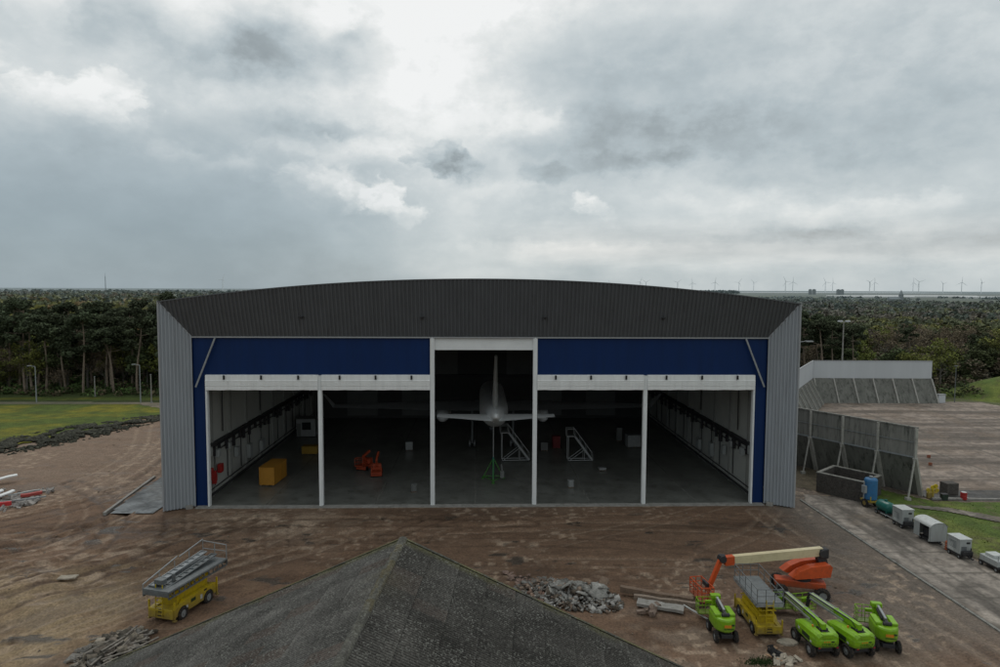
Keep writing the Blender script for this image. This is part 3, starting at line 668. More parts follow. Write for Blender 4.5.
# ------------------------------------------------------------------ aircraft on jacks
AP = thing('airliner', 'white airliner inside the hangar seen from its tail', 'aircraft', (1.95, 79, 0))
b = MB(); rings = []
for y, z, r in ((-.4, 8.75, .12), (.3, 8.7, .4), (1.5, 8.55, .7), (4, 8.15, 1.15), (8, 7.5, 1.7), (13, 7.0, 2.0), (30, 7.0, 2.0), (33, 6.85, 1.75), (35.3, 6.6, 1.05), (36.4, 6.45, .3)):
    rings.append([(r * math.cos(t * math.pi / 12), y, z + r * math.sin(t * math.pi / 12)) for t in range(24)])
b.loft(rings); b.build('fuselage', M_PLANE, AP, True)
def aero(root, tip, thick):
    """root / tip: (leading point, trailing point); lens-shaped section"""
    b = MB(); out = []
    for (le, te), th in ((root, thick), (tip, thick * .45)):
        le = Vector(le); te = Vector(te); ax = (Vector(tip[0]) - Vector(root[0])); nrm = (te - le).cross(ax).normalized() * th
        ring = [le]
        for f, k in ((.12, .7), (.35, 1), (.7, .6)): ring.append(le.lerp(te, f) + nrm * k)
        ring.append(te)
        for f, k in ((.7, .6), (.35, 1), (.12, .7)): ring.append(le.lerp(te, f) - nrm * k)
        out.append(ring)
    b.loft(out); return b
aero(((0, 7.8, 8.9), (0, 1.6, 8.9)), ((0, 2.6, 15.9), (0, .1, 15.9)), .38).build('tail_fin', M_PLANE, AP)
for s in (-1, 1):
    aero(((s * .4, 5.2, 7.95), (s * .4, 1.0, 7.95)), ((s * 7.1, 1.9, 8.65), (s * 7.1, .2, 8.65)), .28).build('tailplane', M_PLANE, AP)
    w = aero(((s * 1.5, 27.5, 6.0), (s * 1.5, 18.5, 6.0)), ((s * 23, 18.6, 6.9), (s * 23, 16.4, 6.9)), .5).build('wing', M_WING, AP)
    aero(((s * 23, 18.4, 6.9), (s * 23, 16.4, 6.9)), ((s * 24.2, 16.6, 8.9), (s * 24.2, 15.6, 8.9)), .08).build('winglet', M_WING, w)
    b = MB(); rings = [[(s * 7.6 + r * math.cos(t * math.pi / 8), y, 4.7 + r * math.sin(t * math.pi / 8)) for t in range(16)] for y, r in ((19.5, .45), (21.5, .95), (24, 1.15), (26, 1.1), (26.4, .95))]
    b.loft(rings); b.box((s * 7.6, 24, 5.7), (.3, 3.5, 1.0)); b.build('engine', M_PLANE, AP, True)
    b = MB(); b.tube((s * 3.1, 21, 5.6), (s * 3.1, 21, .6), .16)
    for q in (-.35, .35): b.tube((s * 3.1 + q - .14, 21, .6), (s * 3.1 + q + .14, 21, .6), .56, seg=16)
    b.build('main_landing_gear', M_GALVD, AP)
b = MB(); b.tube((0, 32.5, 5.4), (0, 32.5, .45), .12); b.tube((-.35, 32.5, .45), (.35, 32.5, .45), .42, seg=14); b.build('nose_landing_gear', M_GALVD, AP)

JK = thing('tripod_jack', 'tall green tripod jack standing under the tail of the airliner', 'jack', (1.7, 82.3, .05))
b = MB(); b.tube((0, 0, 0.2), (0, 0, 2.9), .12); b.build('ram', M_GREENTANK, JK); b = MB(); b.tube((0, 0, 2.9), (0, 0, 7.7), .06); b.build('screw_shaft', M_STEEL, JK)
for k in range(3):
    a = k * 2.094 + .5; b = MB(); b.tube((math.cos(a) * 1.5, math.sin(a) * 1.5, .1), (0, 0, 2.8), .055); b.tube((math.cos(a) * 1.5, math.sin(a) * 1.5, .0), (math.cos(a) * 1.5, math.sin(a) * 1.5, .1), .2); b.build('leg', M_JACK, JK)
b = MB()
for k in range(3):
    a, c_ = k * 2.094 + .5, (k + 1) * 2.094 + .5; b.tube((math.cos(a) * 1.5, math.sin(a) * 1.5, .3), (math.cos(c_) * 1.5, math.sin(c_) * 1.5, .3), .05)
b.build('base_ring', M_JACK, JK)
b = MB(); b.box((1.1, -.6, .9), (.5, .5, .9), bev=.05); b.tube((1.1, -.6, 1.3), (1.0, -.6, 2.2), .1); b.build('pump_unit', M_INT, JK)

def stairs(label, loc, rz, h, run, group='access stairs in the hangar'):
    t = thing('access_stairs', label, 'stairs', loc, rz, group); w = 1.1; n = int(h / .25)
    b = MB()
    for s in (-1, 1): b.bar((run / 2, s * w / 2, .2), (-run / 2, s * w / 2, h), .10, .26)
    b.build('stringer', M_STEEL, t)
    b = MB()
    for k in range(1, n): f = k / n; b.box((run / 2 - run * f, 0, h * f), (.28, w - .1, .05))
    b.build('tread', M_GALV, t)
    b = MB(); b.box((-run / 2 - .55, 0, h), (1.2, w + .1, .12)); b.build('platform', M_STEEL, t)
    b = MB()
    for s in (-1, 1):
        b.bar((run / 2, s * w / 2, 1.2), (-run / 2, s * w / 2, h + 1.0), .06); b.bar((-run / 2, s * w / 2, h + 1), (-run / 2 - 1.1, s * w / 2, h + 1), .06)
        for f in (0, .33, .66, 1): b.bar((run / 2 - run * f, s * w / 2, h * f + .1), (run / 2 - run * f, s * w / 2, h * f + 1.1), .05)
        b.bar((-run / 2 - 1.1, s * w / 2, h), (-run / 2 - 1.1, s * w / 2, h + 1), .05)
    b.build('handrail', M_STEEL, t)
    b = MB()
    for s in (-1, 1):
        y = s * w / 2; b.bar((-run / 2 - .9, y, .25), (run / 2, y, .25), .12); b.bar((-run / 2 - .9, y, .25), (-run / 2 - .9, y, h), .08); b.bar((-run / 2 - .7, y, .25), (.1, y, h * .48), .08); b.bar((.1, y, .25), (.1, y, h * .48), .07)
    b.build('support_frame', M_STEEL, t)
    for s in (-1, 1):
        for x in (-run / 2 - .8, run / 2 - .2): b = MB(); b.tube((x, s * w / 2 - .05, .13), (x, s * w / 2 + .05, .13), .12, seg=12); b.build('wheel', M_BLACK, t)
    return t
stairs('tall white wheeled stairs beside the tail of the airliner', (5.4, 91.6, .05), R(4), 4.1, 2.9)
stairs('smaller white wheeled stairs standing alone right of the airliner', (14.4, 91.4, .05), R(2), 3.6, 2.5)

def crate(label, loc, rz, d, m, cat='crate', name='crate', group=None):
    t = thing(name, label, cat, loc, rz, group)
    b = MB(); b.box((0, 0, d[2] / 2 + .12), (d[0], d[1], d[2]), bev=.02); b.build('body', m, t)
    b = MB(); b.box((0, 0, d[2] + .15), (d[0] + .08, d[1] + .08, .07)); b.build('lid', m, t)
    b = MB()
    for s in (-1, 0, 1): b.box((s * d[0] * .4, 0, .06), (.14, d[1], .12))
    b.build('skid', M_WOOD, t)
    for s in (-1, 1):
        b = MB(); b.box((s * (d[0] / 2 - .06), -d[1] / 2 - .02, d[2] / 2 + .12), (.1, .04, d[2] * .98)); b.build('batten', m, t)
        b = MB(); b.box((s * (d[0] / 2 + .02), 0, d[2] / 2 + .12), (.04, .12, d[2] * .98)); b.build('batten', m, t)
    return t
crate('big yellow ochre crate on the hangar floor near the left wall', (-25.6, 82.2, .05), R(-4), (1.85, 4.2, 2.1), mat('ochre_panel', (.42, .20, .025), .6, 0, .1, 1))
crate('yellow box low on the floor behind the leftmost inner door post', (-24.5, 96.0, .05), 0, (2.2, 1.3, 1.0), M_WOODY)
crate('pale grey box on the floor in the right part of the hangar', (23.3, 99.7, .05), R(6), (2.0, 1.4, 1.7), M_STEEL)
crate('narrow grey box behind the pale grey box at right', (22.0, 103.5, .05), R(0), (.8, .8, 2.0), M_INT)
crate('small pale box on the hangar floor near the open right door', (11.0, 79.0, .05), R(12), (.6, .5, .75), M_STEEL)
crate('low pale box lying on the floor between stairs and right post', (16.2, 86.5, .05), R(8), (.9, .6, .22), M_STEEL)
crate('small grey box on the floor just inside the second door', (-7.8, 77.5, .05), R(20), (.6, .5, .8), M_INT)
crate('small pale case on the floor by the left side of the centre bay', (-10.5, 98, .05), R(10), (1.0, .8, 1.1), M_STEEL)
crate('small pale case under the right tailplane', (9.6, 97.5, .05), R(-6), (1.0, .8, 1.1), M_INT)
crate('red tool chest beyond the small stairs', (11.5, 99, .05), R(5), (1.1, .9, 1.7), mat('dark_red_paint', (.14, .012, .014), .5), 'tool chest', 'tool_chest')
t = thing('site_cabin', 'small white cabin with dark window deep inside the hangar', 'cabin', (-28.0, 108, .05), R(3))
b = MB(); b.box((0, 0, 1.5), (3.0, 2.4, 2.8), bev=.03); b.build('wall', M_STEEL, t); b = MB(); b.box((0, 0, 2.96), (3.2, 2.6, .12)); b.build('roof', M_INT, t)
b = MB(); b.box((.1, -1.215, 1.8), (1.4, .04, 1.2)); b.build('window', M_GLASS, t); b = MB(); b.box((-1.1, -1.215, 1.2), (.6, .04, 2.0)); b.build('door', M_INT, t)
def orange_mast(label, loc, rz, k=1.):
    t = thing('mast_lift', label, 'lift', loc, rz, 'orange lifts inside the hangar')
    b = MB(); b.box((0, 0, .42), (1.4, 2.2, .5), bev=.06); b.build('chassis', M_ORI, t)
    for x in (-.62, .62):
        for y in (-.75, .75): b = MB(); b.tube((x - .12, y, .32), (x + .12, y, .32), .32, seg=14); b.build('wheel', M_BLACK, t)
    b = MB(); b.bar((0, .6, .7), (0, -.5, 1.9 * k), .24, .3); b.bar((0, -.5, 1.9 * k), (.2, .9, 2.4 * k), .22, .28); b.build('folded_arm', M_ORI, t)
    b = MB(); b.box((0, -1.3, .75), (1.25, .7, .08))
    for x in (-.6, .6):
        for y in (-1.62, -.98): b.bar((x, y, .75), (x, y, 1.75), .05)
    for z in (1.25, 1.75):
        for y in (-1.62, -.98): b.bar((-.6, y, z), (.6, y, z), .05)
        for x in (-.6, .6): b.bar((x, -1.62, z), (x, -.98, z), .05)
    b.build('basket', M_ORI, t); b = MB(); b.box((0, .7, 1.0), (1.1, .8, .7), bev=.08); b.build('engine_cover', M_ORI, t)
    return t
orange_mast('orange lift with raised folded arm, right one of two in the hangar', (-13.2, 84.6, .05), R(6), 1.15)
orange_mast('orange lift behind, left one of two in the hangar', (-15.2, 87.6, .05), R(-20), .95)

# ------------------------------------------------------------------ machines
def wheel(parent, x, y, r, w, rimcol=M_GALV):
    b = MB(); prof = [(-w / 2, r * .55), (-w / 2, r * .9), (-w * .36, r), (w * .36, r), (w / 2, r * .9), (w / 2, r * .55)]
    seg = 20; b.loft([[(q, rr * math.cos(2 * math.pi * i / seg), rr * math.sin(2 * math.pi * i / seg)) for q, rr in prof] for i in range(seg + 1)], False, False)
    for i in range(seg):
        a = 2 * math.pi * i / seg; b.box((0, r * 1.0 * math.cos(a), r * math.sin(a)), (w * .8, .05, .07), Matrix.Rotation(a - math.pi / 2, 4, 'X'))
    o = b.build('wheel', M_TYRE, parent, loc=(x, y, r))
    b = MB(); s = 1 if x > 0 else -1
    b.tube((-w * .42, 0, 0), (w * .42, 0, 0), r * .56, seg=16); b.tube((s * w * .42, 0, 0), (s * w * .56, 0, 0), r * .2, seg=10); b.build('rim', rimcol, o)
    return o
def rail_cage(b, x0, x1, y0, y1, z0, z1, r=.035, nx_=2, ny_=2, mids=1):
    xs = [x0 + (x1 - x0) * i / nx_ for i in range(nx_ + 1)]; ys = [y0 + (y1 - y0) * i / ny_ for i in range(ny_ + 1)]
    for x in xs:
        for y in (y0, y1): b.bar((x, y, z0), (x, y, z1), r)
    for y in ys[1:-1]:
        for x in (x0, x1): b.bar((x, y, z0), (x, y, z1), r)
    for k in range(mids + 1):
        z = z1 - (z1 - z0) * k / (mids + 1)
        for x in (x0, x1): b.bar((x, y0, z), (x, y1, z), r)
        for y in (y0, y1): b.bar((x0, y, z), (x1, y, z), r)
def text(s, size, m, parent, loc, rot, name='lettering'):
    cu = bpy.data.curves.new(name, 'FONT'); cu.body = s; cu.size = size; cu.align_x = 'CENTER'; cu.align_y = 'CENTER'; cu.extrude = .004
    o = bpy.data.objects.new(name, cu); COL.objects.link(o)
    dg = bpy.context.evaluated_depsgraph_get(); me = bpy.data.meshes.new_from_object(o.evaluated_get(dg))
    bpy.data.objects.remove(o); me.materials.clear(); me.materials.append(m)
    o = bpy.data.objects.new(name, me); COL.objects.link(o); o.parent = parent; o.location = loc; o.rotation_euler = rot
    return o

GRP_B = 'lime green boom lifts parked on the dirt'
def boom_lift(label, loc, rz):
    t = thing('boom_lift', label, 'boom lift', loc, rz, GRP_B); t.scale = (.84, .84, .84)
    b = MB(); b.box((0, 0, .62), (1.25, 3.0, .34), bev=.05); b.box((0, 1.15, .5), (1.9, .3, .25)); b.box((0, -1.15, .5), (1.9, .3, .25)); b.tube((0, 0, .75), (0, 0, 1.0), .6, seg=20); b.build('chassis', M_DARK, t)
    for x in (-.95, .95):
        for y in (-1.15, 1.15): wheel(t, x, y, .52, .38)
    # counterweight body: two long flank cowls joined by a rounded tail
    b = MB(); rings = []
    outl = [(-.62, -1.98), (-.92, -1.78), (-1.04, -1.45), (-1.04, .75), (-.92, 1.35), (-.55, 1.45), (.55, 1.45), (.92, 1.35), (1.04, .75), (1.04, -1.45), (.92, -1.78), (.62, -1.98)]
    for z, k, ky in ((.92, .86, .88), (1.02, .97, .97), (1.25, 1, 1), (1.55, 1, 1), (1.66, .97, .985)): rings.append([(x * k, y * ky, z) for x, y in outl])
    b.loft(rings); b.build('body', M_LIME, t)
    for s in (-1, 1):
        b = MB(); rings = []
        for y, zt, w in ((-1.9, 1.92, .36), (-1.72, 2.06, .50), (-1.0, 2.08, .58), (.2, 2.0, .58), (1.0, 1.86, .54), (1.32, 1.68, .40)):
            x0 = .36; x1 = .36 + w + .08
            rings.append([(s * x0, y, 1.6), (s * x0, y, zt - .03), (s * (x0 + .08), y, zt), (s * (x1 - .2), y, zt - .02), (s * (x1 - .04), y, zt - .16), (s * x1, y, 1.6)])
        b.loft(rings); c = b.build('cowl', M_LIME, t)
        b = MB(); b.box((s * 1.046, -.5, 1.35), (.012, 1.1, .34)); b.build('vent', M_TEXT, c)
    b = MB(); b.box((0, -1.72, 1.86), (.9, .44, .42), bev=.08); b.build('tail_hood', M_LIME, t)
    b = MB(); b.box((0, -1.0, 1.85), (.5, .9, .4)); b.tube((-.34, -1.15, 2.1), (.34, -1.15, 2.1), .1); b.build('boom_pivot', M_DARK, t)
    b = MB(); b.bar((0, -1.25, 2.32), (0, 1.5, 2.30), .36, .44); b.box((0, 1.45, 2.30), (.44, .12, .52)); b.build('boom_root', M_LIME, t)
    b = MB(); b.bar((0, 1.0, 2.32), (0, 4.7, 2.24), .28, .34); b.build('boom_section', M_LIMED, t)
    b = MB()
    for s in (-1, 1): b.bar((s * .15, -.2, 2.56), (s * .15, 4.6, 2.43), .05, .05)
    b.bar((-.27, .3, 2.16), (-.27, 4.4, 2.06), .1, .14); b.build('hose_rail', M_GALV, t)
    b = MB(); b.bar((0, 4.6, 2.35), (0, 4.95, 1.6), .24, .28); b.bar((0, 4.95, 1.6), (0, 5.15, .8), .2, .22); b.tube((-.2, 4.7, 2.3), (.2, 4.7, 2.3), .16); b.build('jib', M_DARK, t)
    k = MB(); k.box((0, 5.75, .55), (2.0, .95, .08)); rail_cage(k, -1.0, 1.0, 5.28, 6.22, .55, 1.65, .045, 3, 2, 2); k.build('basket', M_LIME, t)
    b = MB(); b.box((0, 5.35, 1.5), (.7, .25, .3), bev=.03); b.build('control_box', M_LIME, t)
    for s in (-1, 1):
        b = MB(); b.path([(s * .2, -1.0, 2.2), (s * .24, -.6, 2.58), (s * .22, .3, 2.52), (s * .21, 2.4, 2.46), (s * .2, 4.5, 2.38), (s * .22, 4.9, 1.9)], [.03] * 6, 5); b.build('hydraulic_hose', M_BLACK, t)
        b = MB(); b.box((s * .72, -1.985 + .02, 1.02), (.16, .03, .08)); b.build('tail_lamp', M_RED, t)
        b = MB(); b.box((s * 1.047, .55, 1.42), (.012, .3, .2)); b.box((s * 1.047, -1.25, 1.22), (.012, .22, .14)); b.build('warning_label', M_GREYL, t)
    b = MB(); b.tube((-.55, -.6, 2.06), (-.55, -.6, 2.2), .07); b.build('beacon', M_TEXTO, t)
    text('COHELCA', .25, M_TEXT, t, (.02, -1.992, 1.30), (R(90), 0, 0)); b = MB()
    b.box((0, -1.985, 1.12), (1.05, .02, .03)); b.build('underline', M_TEXT, t)
    b = MB()
    for q in (-.33, -.12, .06): b.box((q, -1.985, 1.50), (.12, .012, .10))
    b.build('emblem', M_TEXTO, t)
    b = MB(); b.box((.33, -1.985, 1.50), (.24, .012, .11)); b.build('emblem', M_TEXT, t)
    return t
g1 = boom_lift('lime green telescopic boom lift beside the yellow scissor lift, left of the two long ones', (22.55, 42.75, .0), R(2.5))
g2 = dup(g1, (24.75, 42.6, 0), R(9.5), 'lime green telescopic boom lift, right one of the two long ones')

def small_boom(label, loc, rz):
    t = thing('articulated_lift', label, 'boom lift', loc, rz, 'compact lime green articulated lifts'); t.scale = (.86, .86, .88)
    b = MB(); b.box((0, 0, .55), (.9, 2.5, .3), bev=.04); b.box((0, .85, .42), (1.5, .18, .18)); b.box((0, -.85, .42), (1.5, .18, .18)); b.tube((0, 0, .65), (0, 0, .9), .45, seg=18); b.build('chassis', M_DARK, t)
    for x in (-.78, .78):
        for y in (-.9, .95): wheel(t, x, y, .42, .28)
    b = MB(); outl = []
    for k in range(13):
        a = math.pi + math.pi * k / 12; outl.append((.86 * math.cos(a) * (1 - .10 * abs(math.sin(a)) ** 4), -.35 + 1.0 * math.sin(a)))
    outl += [(.86, .75), (.6, .95), (-.6, .95), (-.86, .75)]
    b.loft([[(x * k, -.2 + (y + .2) * k, z) for x, y in outl] for z, k in ((.86, .90), (.98, .99), (1.4, 1.0), (1.75, 1.0), (1.86, .95), (1.9, .86))]); b.build('body', M_LIME, t)
    for s in (-1, 1):
        b = MB(); b.box((s * .58, .05, 1.99), (.46, 1.5, .22), bev=.07); b.build('cowl', M_LIME, t)
    b = MB(); b.bar((0, -.75, 2.02), (0, 1.3, 2.25), .22, .26); b.bar((-.1, 1.3, 2.25), (-.1, .1, 2.0), .16, .2); b.tube((-.3, -.7, 2.05), (.3, -.7, 2.05), .14); b.build('folded_arm', M_DARK, t)
    b = MB(); b.bar((.02, -.3, 2.22), (.02, 1.5, 2.42), .16, .14); b.build('upper_arm', M_GALV, t)
    b = MB(); b.bar((0, 1.5, 2.4), (0, 1.9, 1.3), .2, .24); b.bar((0, 1.9, 1.3), (0, 2.5, .8), .18, .2); b.build('jib', M_LIME, t)
    b = MB(); b.box((0, 1.9, 2.35), (.8, .5, .36), bev=.06); b.box((0, 1.9, 1.8), (.5, .36, .7), bev=.04); b.build('knuckle_cover', M_LIME, t)
    b = MB(); b.box((-.3, 3.0, .5), (1.7, .8, .08)); rail_cage(b, -1.15, .55, 2.6, 3.4, .5, 1.6, .045, 3, 2, 2); b.build('basket', M_LIME, t)
    b = MB(); b.box((-.3, 2.7, 1.5), (.5, .25, .25), bev=.03); b.build('control_box', M_LIME, t)
    b = MB(); b.box((0, -1.36, 1.42), (.55, .05, .2)); b.build('emblem', M_TEXTO, t)
    b = MB(); b.box((0.42, -1.30, 1.5), (.2, .08, .1)); b.box((0.1, -1.352, 1.2), (.8, .03, .05)); b.build('emblem', M_TEXT, t)
    return t
g3 = small_boom('compact lime green articulated lift left of the yellow scissor lift', (16.85, 44.35, 0), R(-2))
g4 = dup(g3, (27.35, 42.9, 0), R(-14), 'compact lime green articulated lift at the right end of the row')

def scissor(label, loc, rz, deck, rails_down, hull_l=4.7, hw=1.02, sc_=1.):
    t = thing('scissor_lift', label, 'scissor lift', loc, rz, 'yellow scissor lifts'); t.scale = (sc_, sc_, sc_)
    L2 = hull_l / 2
    def side(yb, x0, x1):
        pts = [(-L2, .45)]
        for yc in (-L2 + 1.0, L2 - 1.0):
            pts.append((yc - .56, .45)); pts += [(yc + .56 * math.cos(math.pi - math.pi * k / 8), .45 + .5 * math.sin(math.pi * k / 8)) for k in range(1, 8)]; pts.append((yc + .56, .45))
        pts += [(L2, .45), (L2, 1.08), (L2 - .35, 1.2), (-L2 + 1.2, 1.28), (-L2 + .9, 1.02), (-L2, 1.02)]
        return MB().prism(pts, x0, x1, 'X')
    for s in (-1, 1): side(0, s * (hw - .34), s * hw).build('side_hull', M_YEL, t)
    b = MB(); b.box((0, 0, .72), (2 * hw - .7, hull_l - .1, .42)); b.box((0, -L2 + .06, .72), (2 * hw - .02, .16, .62), bev=.03); b.box((0, L2 - .06, .72), (2 * hw - .02, .16, .62), bev=.03); b.build('hull', M_YEL, t)
    b = MB(); b.box((0, .15, 1.25), (1.25, hull_l - 1.5, .75), bev=.03); b.box((0, .15, 1.66), (1.0, hull_l - 1.9, .08)); b.build('chassis_cover', M_YEL, t)
    b = MB()
    for q in (-.0,): b.box((q, -L2 - .03, .62), (.46, .03, .1)); b.box((q, -L2 - .03, .84), (.34, .03, .06)); b.box((q, -L2 - .03, .98), (.3, .03, .05))
    b.build('slot', M_BLACK, t)
    for s in (-1, 1):
        for y_, z_, w_, h_, m_ in ((-.3, .95, .5, .22, M_TEXT), (.55, .8, .22, .3, M_GREYL), (-.95, .75, .18, .18, M_GREYL), (1.0, 1.1, .3, .1, M_BLACK)):
            b = MB(); b.box((s * (hw + .004), y_, z_), (.012, w_, h_)); b.build('label_plate', m_, t)
    for x in (-hw + .17, hw - .17):
        for y in (-L2 + 1.0, L2 - 1.0): wheel(t, x * 1.06, y, .45, .34)
    z0, z1 = 1.70, deck - .42
    b = MB(); nlev = 2
    for s in (-.55, .55):
        for k in range(nlev):
            a_, c_ = z0 + (z1 - z0) * k / nlev, z0 + (z1 - z0) * (k + 1) / nlev
            b.bar((s, -L2 + .5, a_ + .05), (s, L2 - .5, c_ - .02), .14, .13); b.bar((s * .8, L2 - .5, a_ + .05), (s * .8, -L2 + .5, c_ - .02), .14, .13)
    for k in range(nlev + 1):
        z = z0 + (z1 - z0) * k / nlev
        for y in (-L2 + .5, 0, L2 - .5): b.tube((-.7, y, z), (.7, y, z), .05)
    b.build('scissor_arms', M_YEL, t)
    dl = 6.2 if rails_down else 5.0; dw = 2.1; dy = .35 if rails_down else .1
    b = MB(); b.box((0, dy, deck), (dw, dl, .07)); P = b.build('platform', M_GALVD, t)
    b = MB()
    for s in (-1, 1):
        if rails_down: b.bar((s * dw / 2, dy - dl / 2, deck - .04), (s * dw / 2, dy + dl / 2, deck - .04), .09); b.bar((s * dw / 2, dy - dl / 2, deck - .42), (s * dw / 2, dy + dl / 2, deck - .42), .09)
        else: b.box((s * dw / 2, dy, deck - .19), (.08, dl, .34))
        if rails_down:
            for k in range(13): b.bar((s * dw / 2, dy - dl / 2 + dl * k / 12, deck - .42), (s * dw / 2, dy - dl / 2 + dl * k / 12, deck - .04), .06)
        for k in range(9): b.bar((s * (dw / 2 + .05), dy - dl / 2 + dl * k / 8, deck - .02), (s * (dw / 2 + .05), dy - dl / 2 + dl * min(k + .5, 8) / 8, deck - .35), .05, .04)
    for e in (-1, 1): b.box((0, dy + e * dl / 2, deck - .17), (dw, .08, .3))
    b.build('platform_skirt', M_GALVD if rails_down else M_GALV, P)
    b = MB()
    if rails_down:      # guard rails folded flat along the far side, one end raised
        for s, z in ((-1, .95),): 
            b.bar((s * dw / 2, dy - dl / 2, deck + .3), (s * dw / 2, dy - dl / 2 + 3.4, deck + z), .06); b.bar((s * dw / 2, dy - dl / 2 + 3.6, deck + z - .1), (s * dw / 2, dy + dl / 2, deck + z + .25), .06)
            for k in range(5): y = dy - dl / 2 + dl * k / 4; b.bar((s * dw / 2, y, deck), (s * dw / 2, y, deck + .32 + .2 * k), .045)
        b.bar((-dw / 2, dy + dl / 2, deck + 1.1), (dw / 2, dy + dl / 2, deck + 1.0), .05); b.bar((dw / 2, dy + dl / 2, deck), (dw / 2, dy + dl / 2, deck + 1.05), .05); b.bar((0, dy + dl / 2, deck), (0, dy + dl / 2, deck + 1.05), .05)
        b.bar((dw / 2, dy + dl / 2, deck + .55), (-dw / 2, dy + dl / 2, deck + .55), .04)
    else: rail_cage(b, -dw / 2, dw / 2, dy - dl / 2, dy + dl / 2, deck, deck + 1.1, .045, 3, 4, 1)
    b.build('guard_rail', M_GALV if rails_down else M_GALVD, P)
    if rails_down:
        for gx0, gx1, zz in ((-.92, -.42, .26), (.0, .45, .16)):
            b = MB(); b.box(((gx0 + gx1) / 2, dy, deck + zz), (gx1 - gx0, 5.4, .03), Matrix.Rotation(R(4), 4, 'X'))
            for gx_ in (gx0, gx1): b.bar((gx_, dy - 2.75, deck + zz - .16), (gx_, dy + 2.75, deck + zz + .24), .07)
            for k in range(10): yy = dy - 2.7 + k * .6; b.bar((gx0, yy, deck + zz - .13 + k * .042), (gx1, yy, deck + zz - .13 + k * .042), .055)
            b.build('folded_side_gate', M_GALV if gx0 < -.5 else M_GALVD, P)
        b = MB(); b.box((-.2, dy - dl / 2 + .7, deck + .34), (.7, .5, .34), bev=.04); b.tube((.2, dy - dl / 2 + 1.5, deck + .1), (.2, dy - dl / 2 + 1.5, deck + .6), .12); b.build('generator_box', M_GALVD, P)
    b = MB()
    for x in (-.28, .28): b.bar((x - .05, -L2 - .12, .55), (x - .05, -L2 - .02, deck + .25), .05)
    for k in range(7): z = .7 + k * (deck - .5) / 7; b.bar((-.33, -L2 - .1, z), (.23, -L2 - .1, z), .045)
    b.build('ladder', M_YEL, t)
    for s in (-1, 1):
        for e in (-1, 1):
            b = MB(); b.bar((s * (hw + .03), e * (L2 - .12), .35), (s * (hw + .03), e * (L2 - .12), 1.5), .10); b.box((s * (hw + .03), e * (L2 - .12), .31), (.24, .24, .06)); b.build('stabiliser_leg', M_YEL, t)
    return t
scissor('yellow scissor lift with flat grey railed deck among the green lifts', (20.0, 45.95, 0), R(-1), 2.95, False, 4.9, 1.02, .86)
scissor('yellow scissor lift alone on the left with folded grey platform rails', (-22.1, 49.2, gz(-22, 49.5) - .02), R(-17), 2.35, True, 4.7).scale = (1.04, 1.0, 1.13)

t = thing('boom_lift', 'large orange boom lift with long cream boom lowered to the left', 'boom lift', (25.3, 50.6, 0), R(97))
cm = MB(); rot = R(-24); RC = Matrix.Rotation(rot, 3, 'Z')
cm.box((0, 0, .92), (.95, 3.7, .56), rot, .08); 
for y in (-1.5, 1.5): cm.bar(RC @ Vector((-1.05, y, .55)), RC @ Vector((1.05, y, .55)), .3, .3)
cm.build('chassis', M_ORANGE, t)
cm = MB(); cm.tube((0, -.2, 1.2), (0, -.2, 1.55), .65, seg=20); cm.build('slew_ring', M_DARK, t)
for x in (-1.08, 1.08):
    for y in (-1.5, 1.5):
        q = RC @ Vector((x, y, 0)); o = wheel(t, x, y, .52, .4); o.location = (q.x, q.y, .52); o.rotation_euler = (0, 0, rot)
for s in (-1, 1):
    b = MB(); pr = [(-2.0, 1.6), (.9, 1.62), (1.2, 1.78), (.6, 2.2), (-.3, 2.5), (-1.95, 2.6), (-2.15, 2.4)]
    b.prism(pr, s * .30, s * .98, 'X'); b.build('counterweight_cowl', M_ORANGE, t)
b = MB(); b.box((0, -1.6, 1.95), (.7, 1.0, .7), bev=.06); b.build('turntable', M_ORANGE, t)
b = MB(); b.bar((0, -2.0, 2.2), (0, -1.5, 3.5), .4, .7); b.tube((-.4, -1.75, 3.25), (.4, -1.75, 3.25), .3, seg=14); b.box((0, -1.9, 3.2), (.62, .8, .8), bev=.1); b.build('boom_pivot', M_DARK, t)
b = MB(); b.bar((0, -1.8, 3.35), (0, 5.75, 3.1), .44, .64); b.build('main_boom', M_CREAM, t)
b = MB(); b.bar((0, 5.65, 3.1), (0, 6.4, 3.06), .48, .66); b.build('boom_head', M_ORANGE, t)
b = MB(); b.tube((-.28, 6.6, 3.25), (.28, 6.6, 3.25), .28, seg=14); b.box((0, 6.6, 3.3), (.36, .5, .5), bev=.08); b.build('knuckle', M_DARK, t)
b = MB(); b.bar((0, 6.7, 3.15), (-.1, 7.75, .85), .26, .32); b.build('jib', M_ORANGE, t)
b = MB(); b.box((-.2, 8.3, .42), (2.1, .95, .1)); rail_cage(b, -1.25, .85, 7.83, 8.78, .42, 1.55, .055, 3, 2, 2); b.build('basket', M_ORANGE, t)
b = MB(); b.box((-.1, 7.9, 1.4), (.8, .3, .35), bev=.04); b.build('control_box', M_DARK, t)

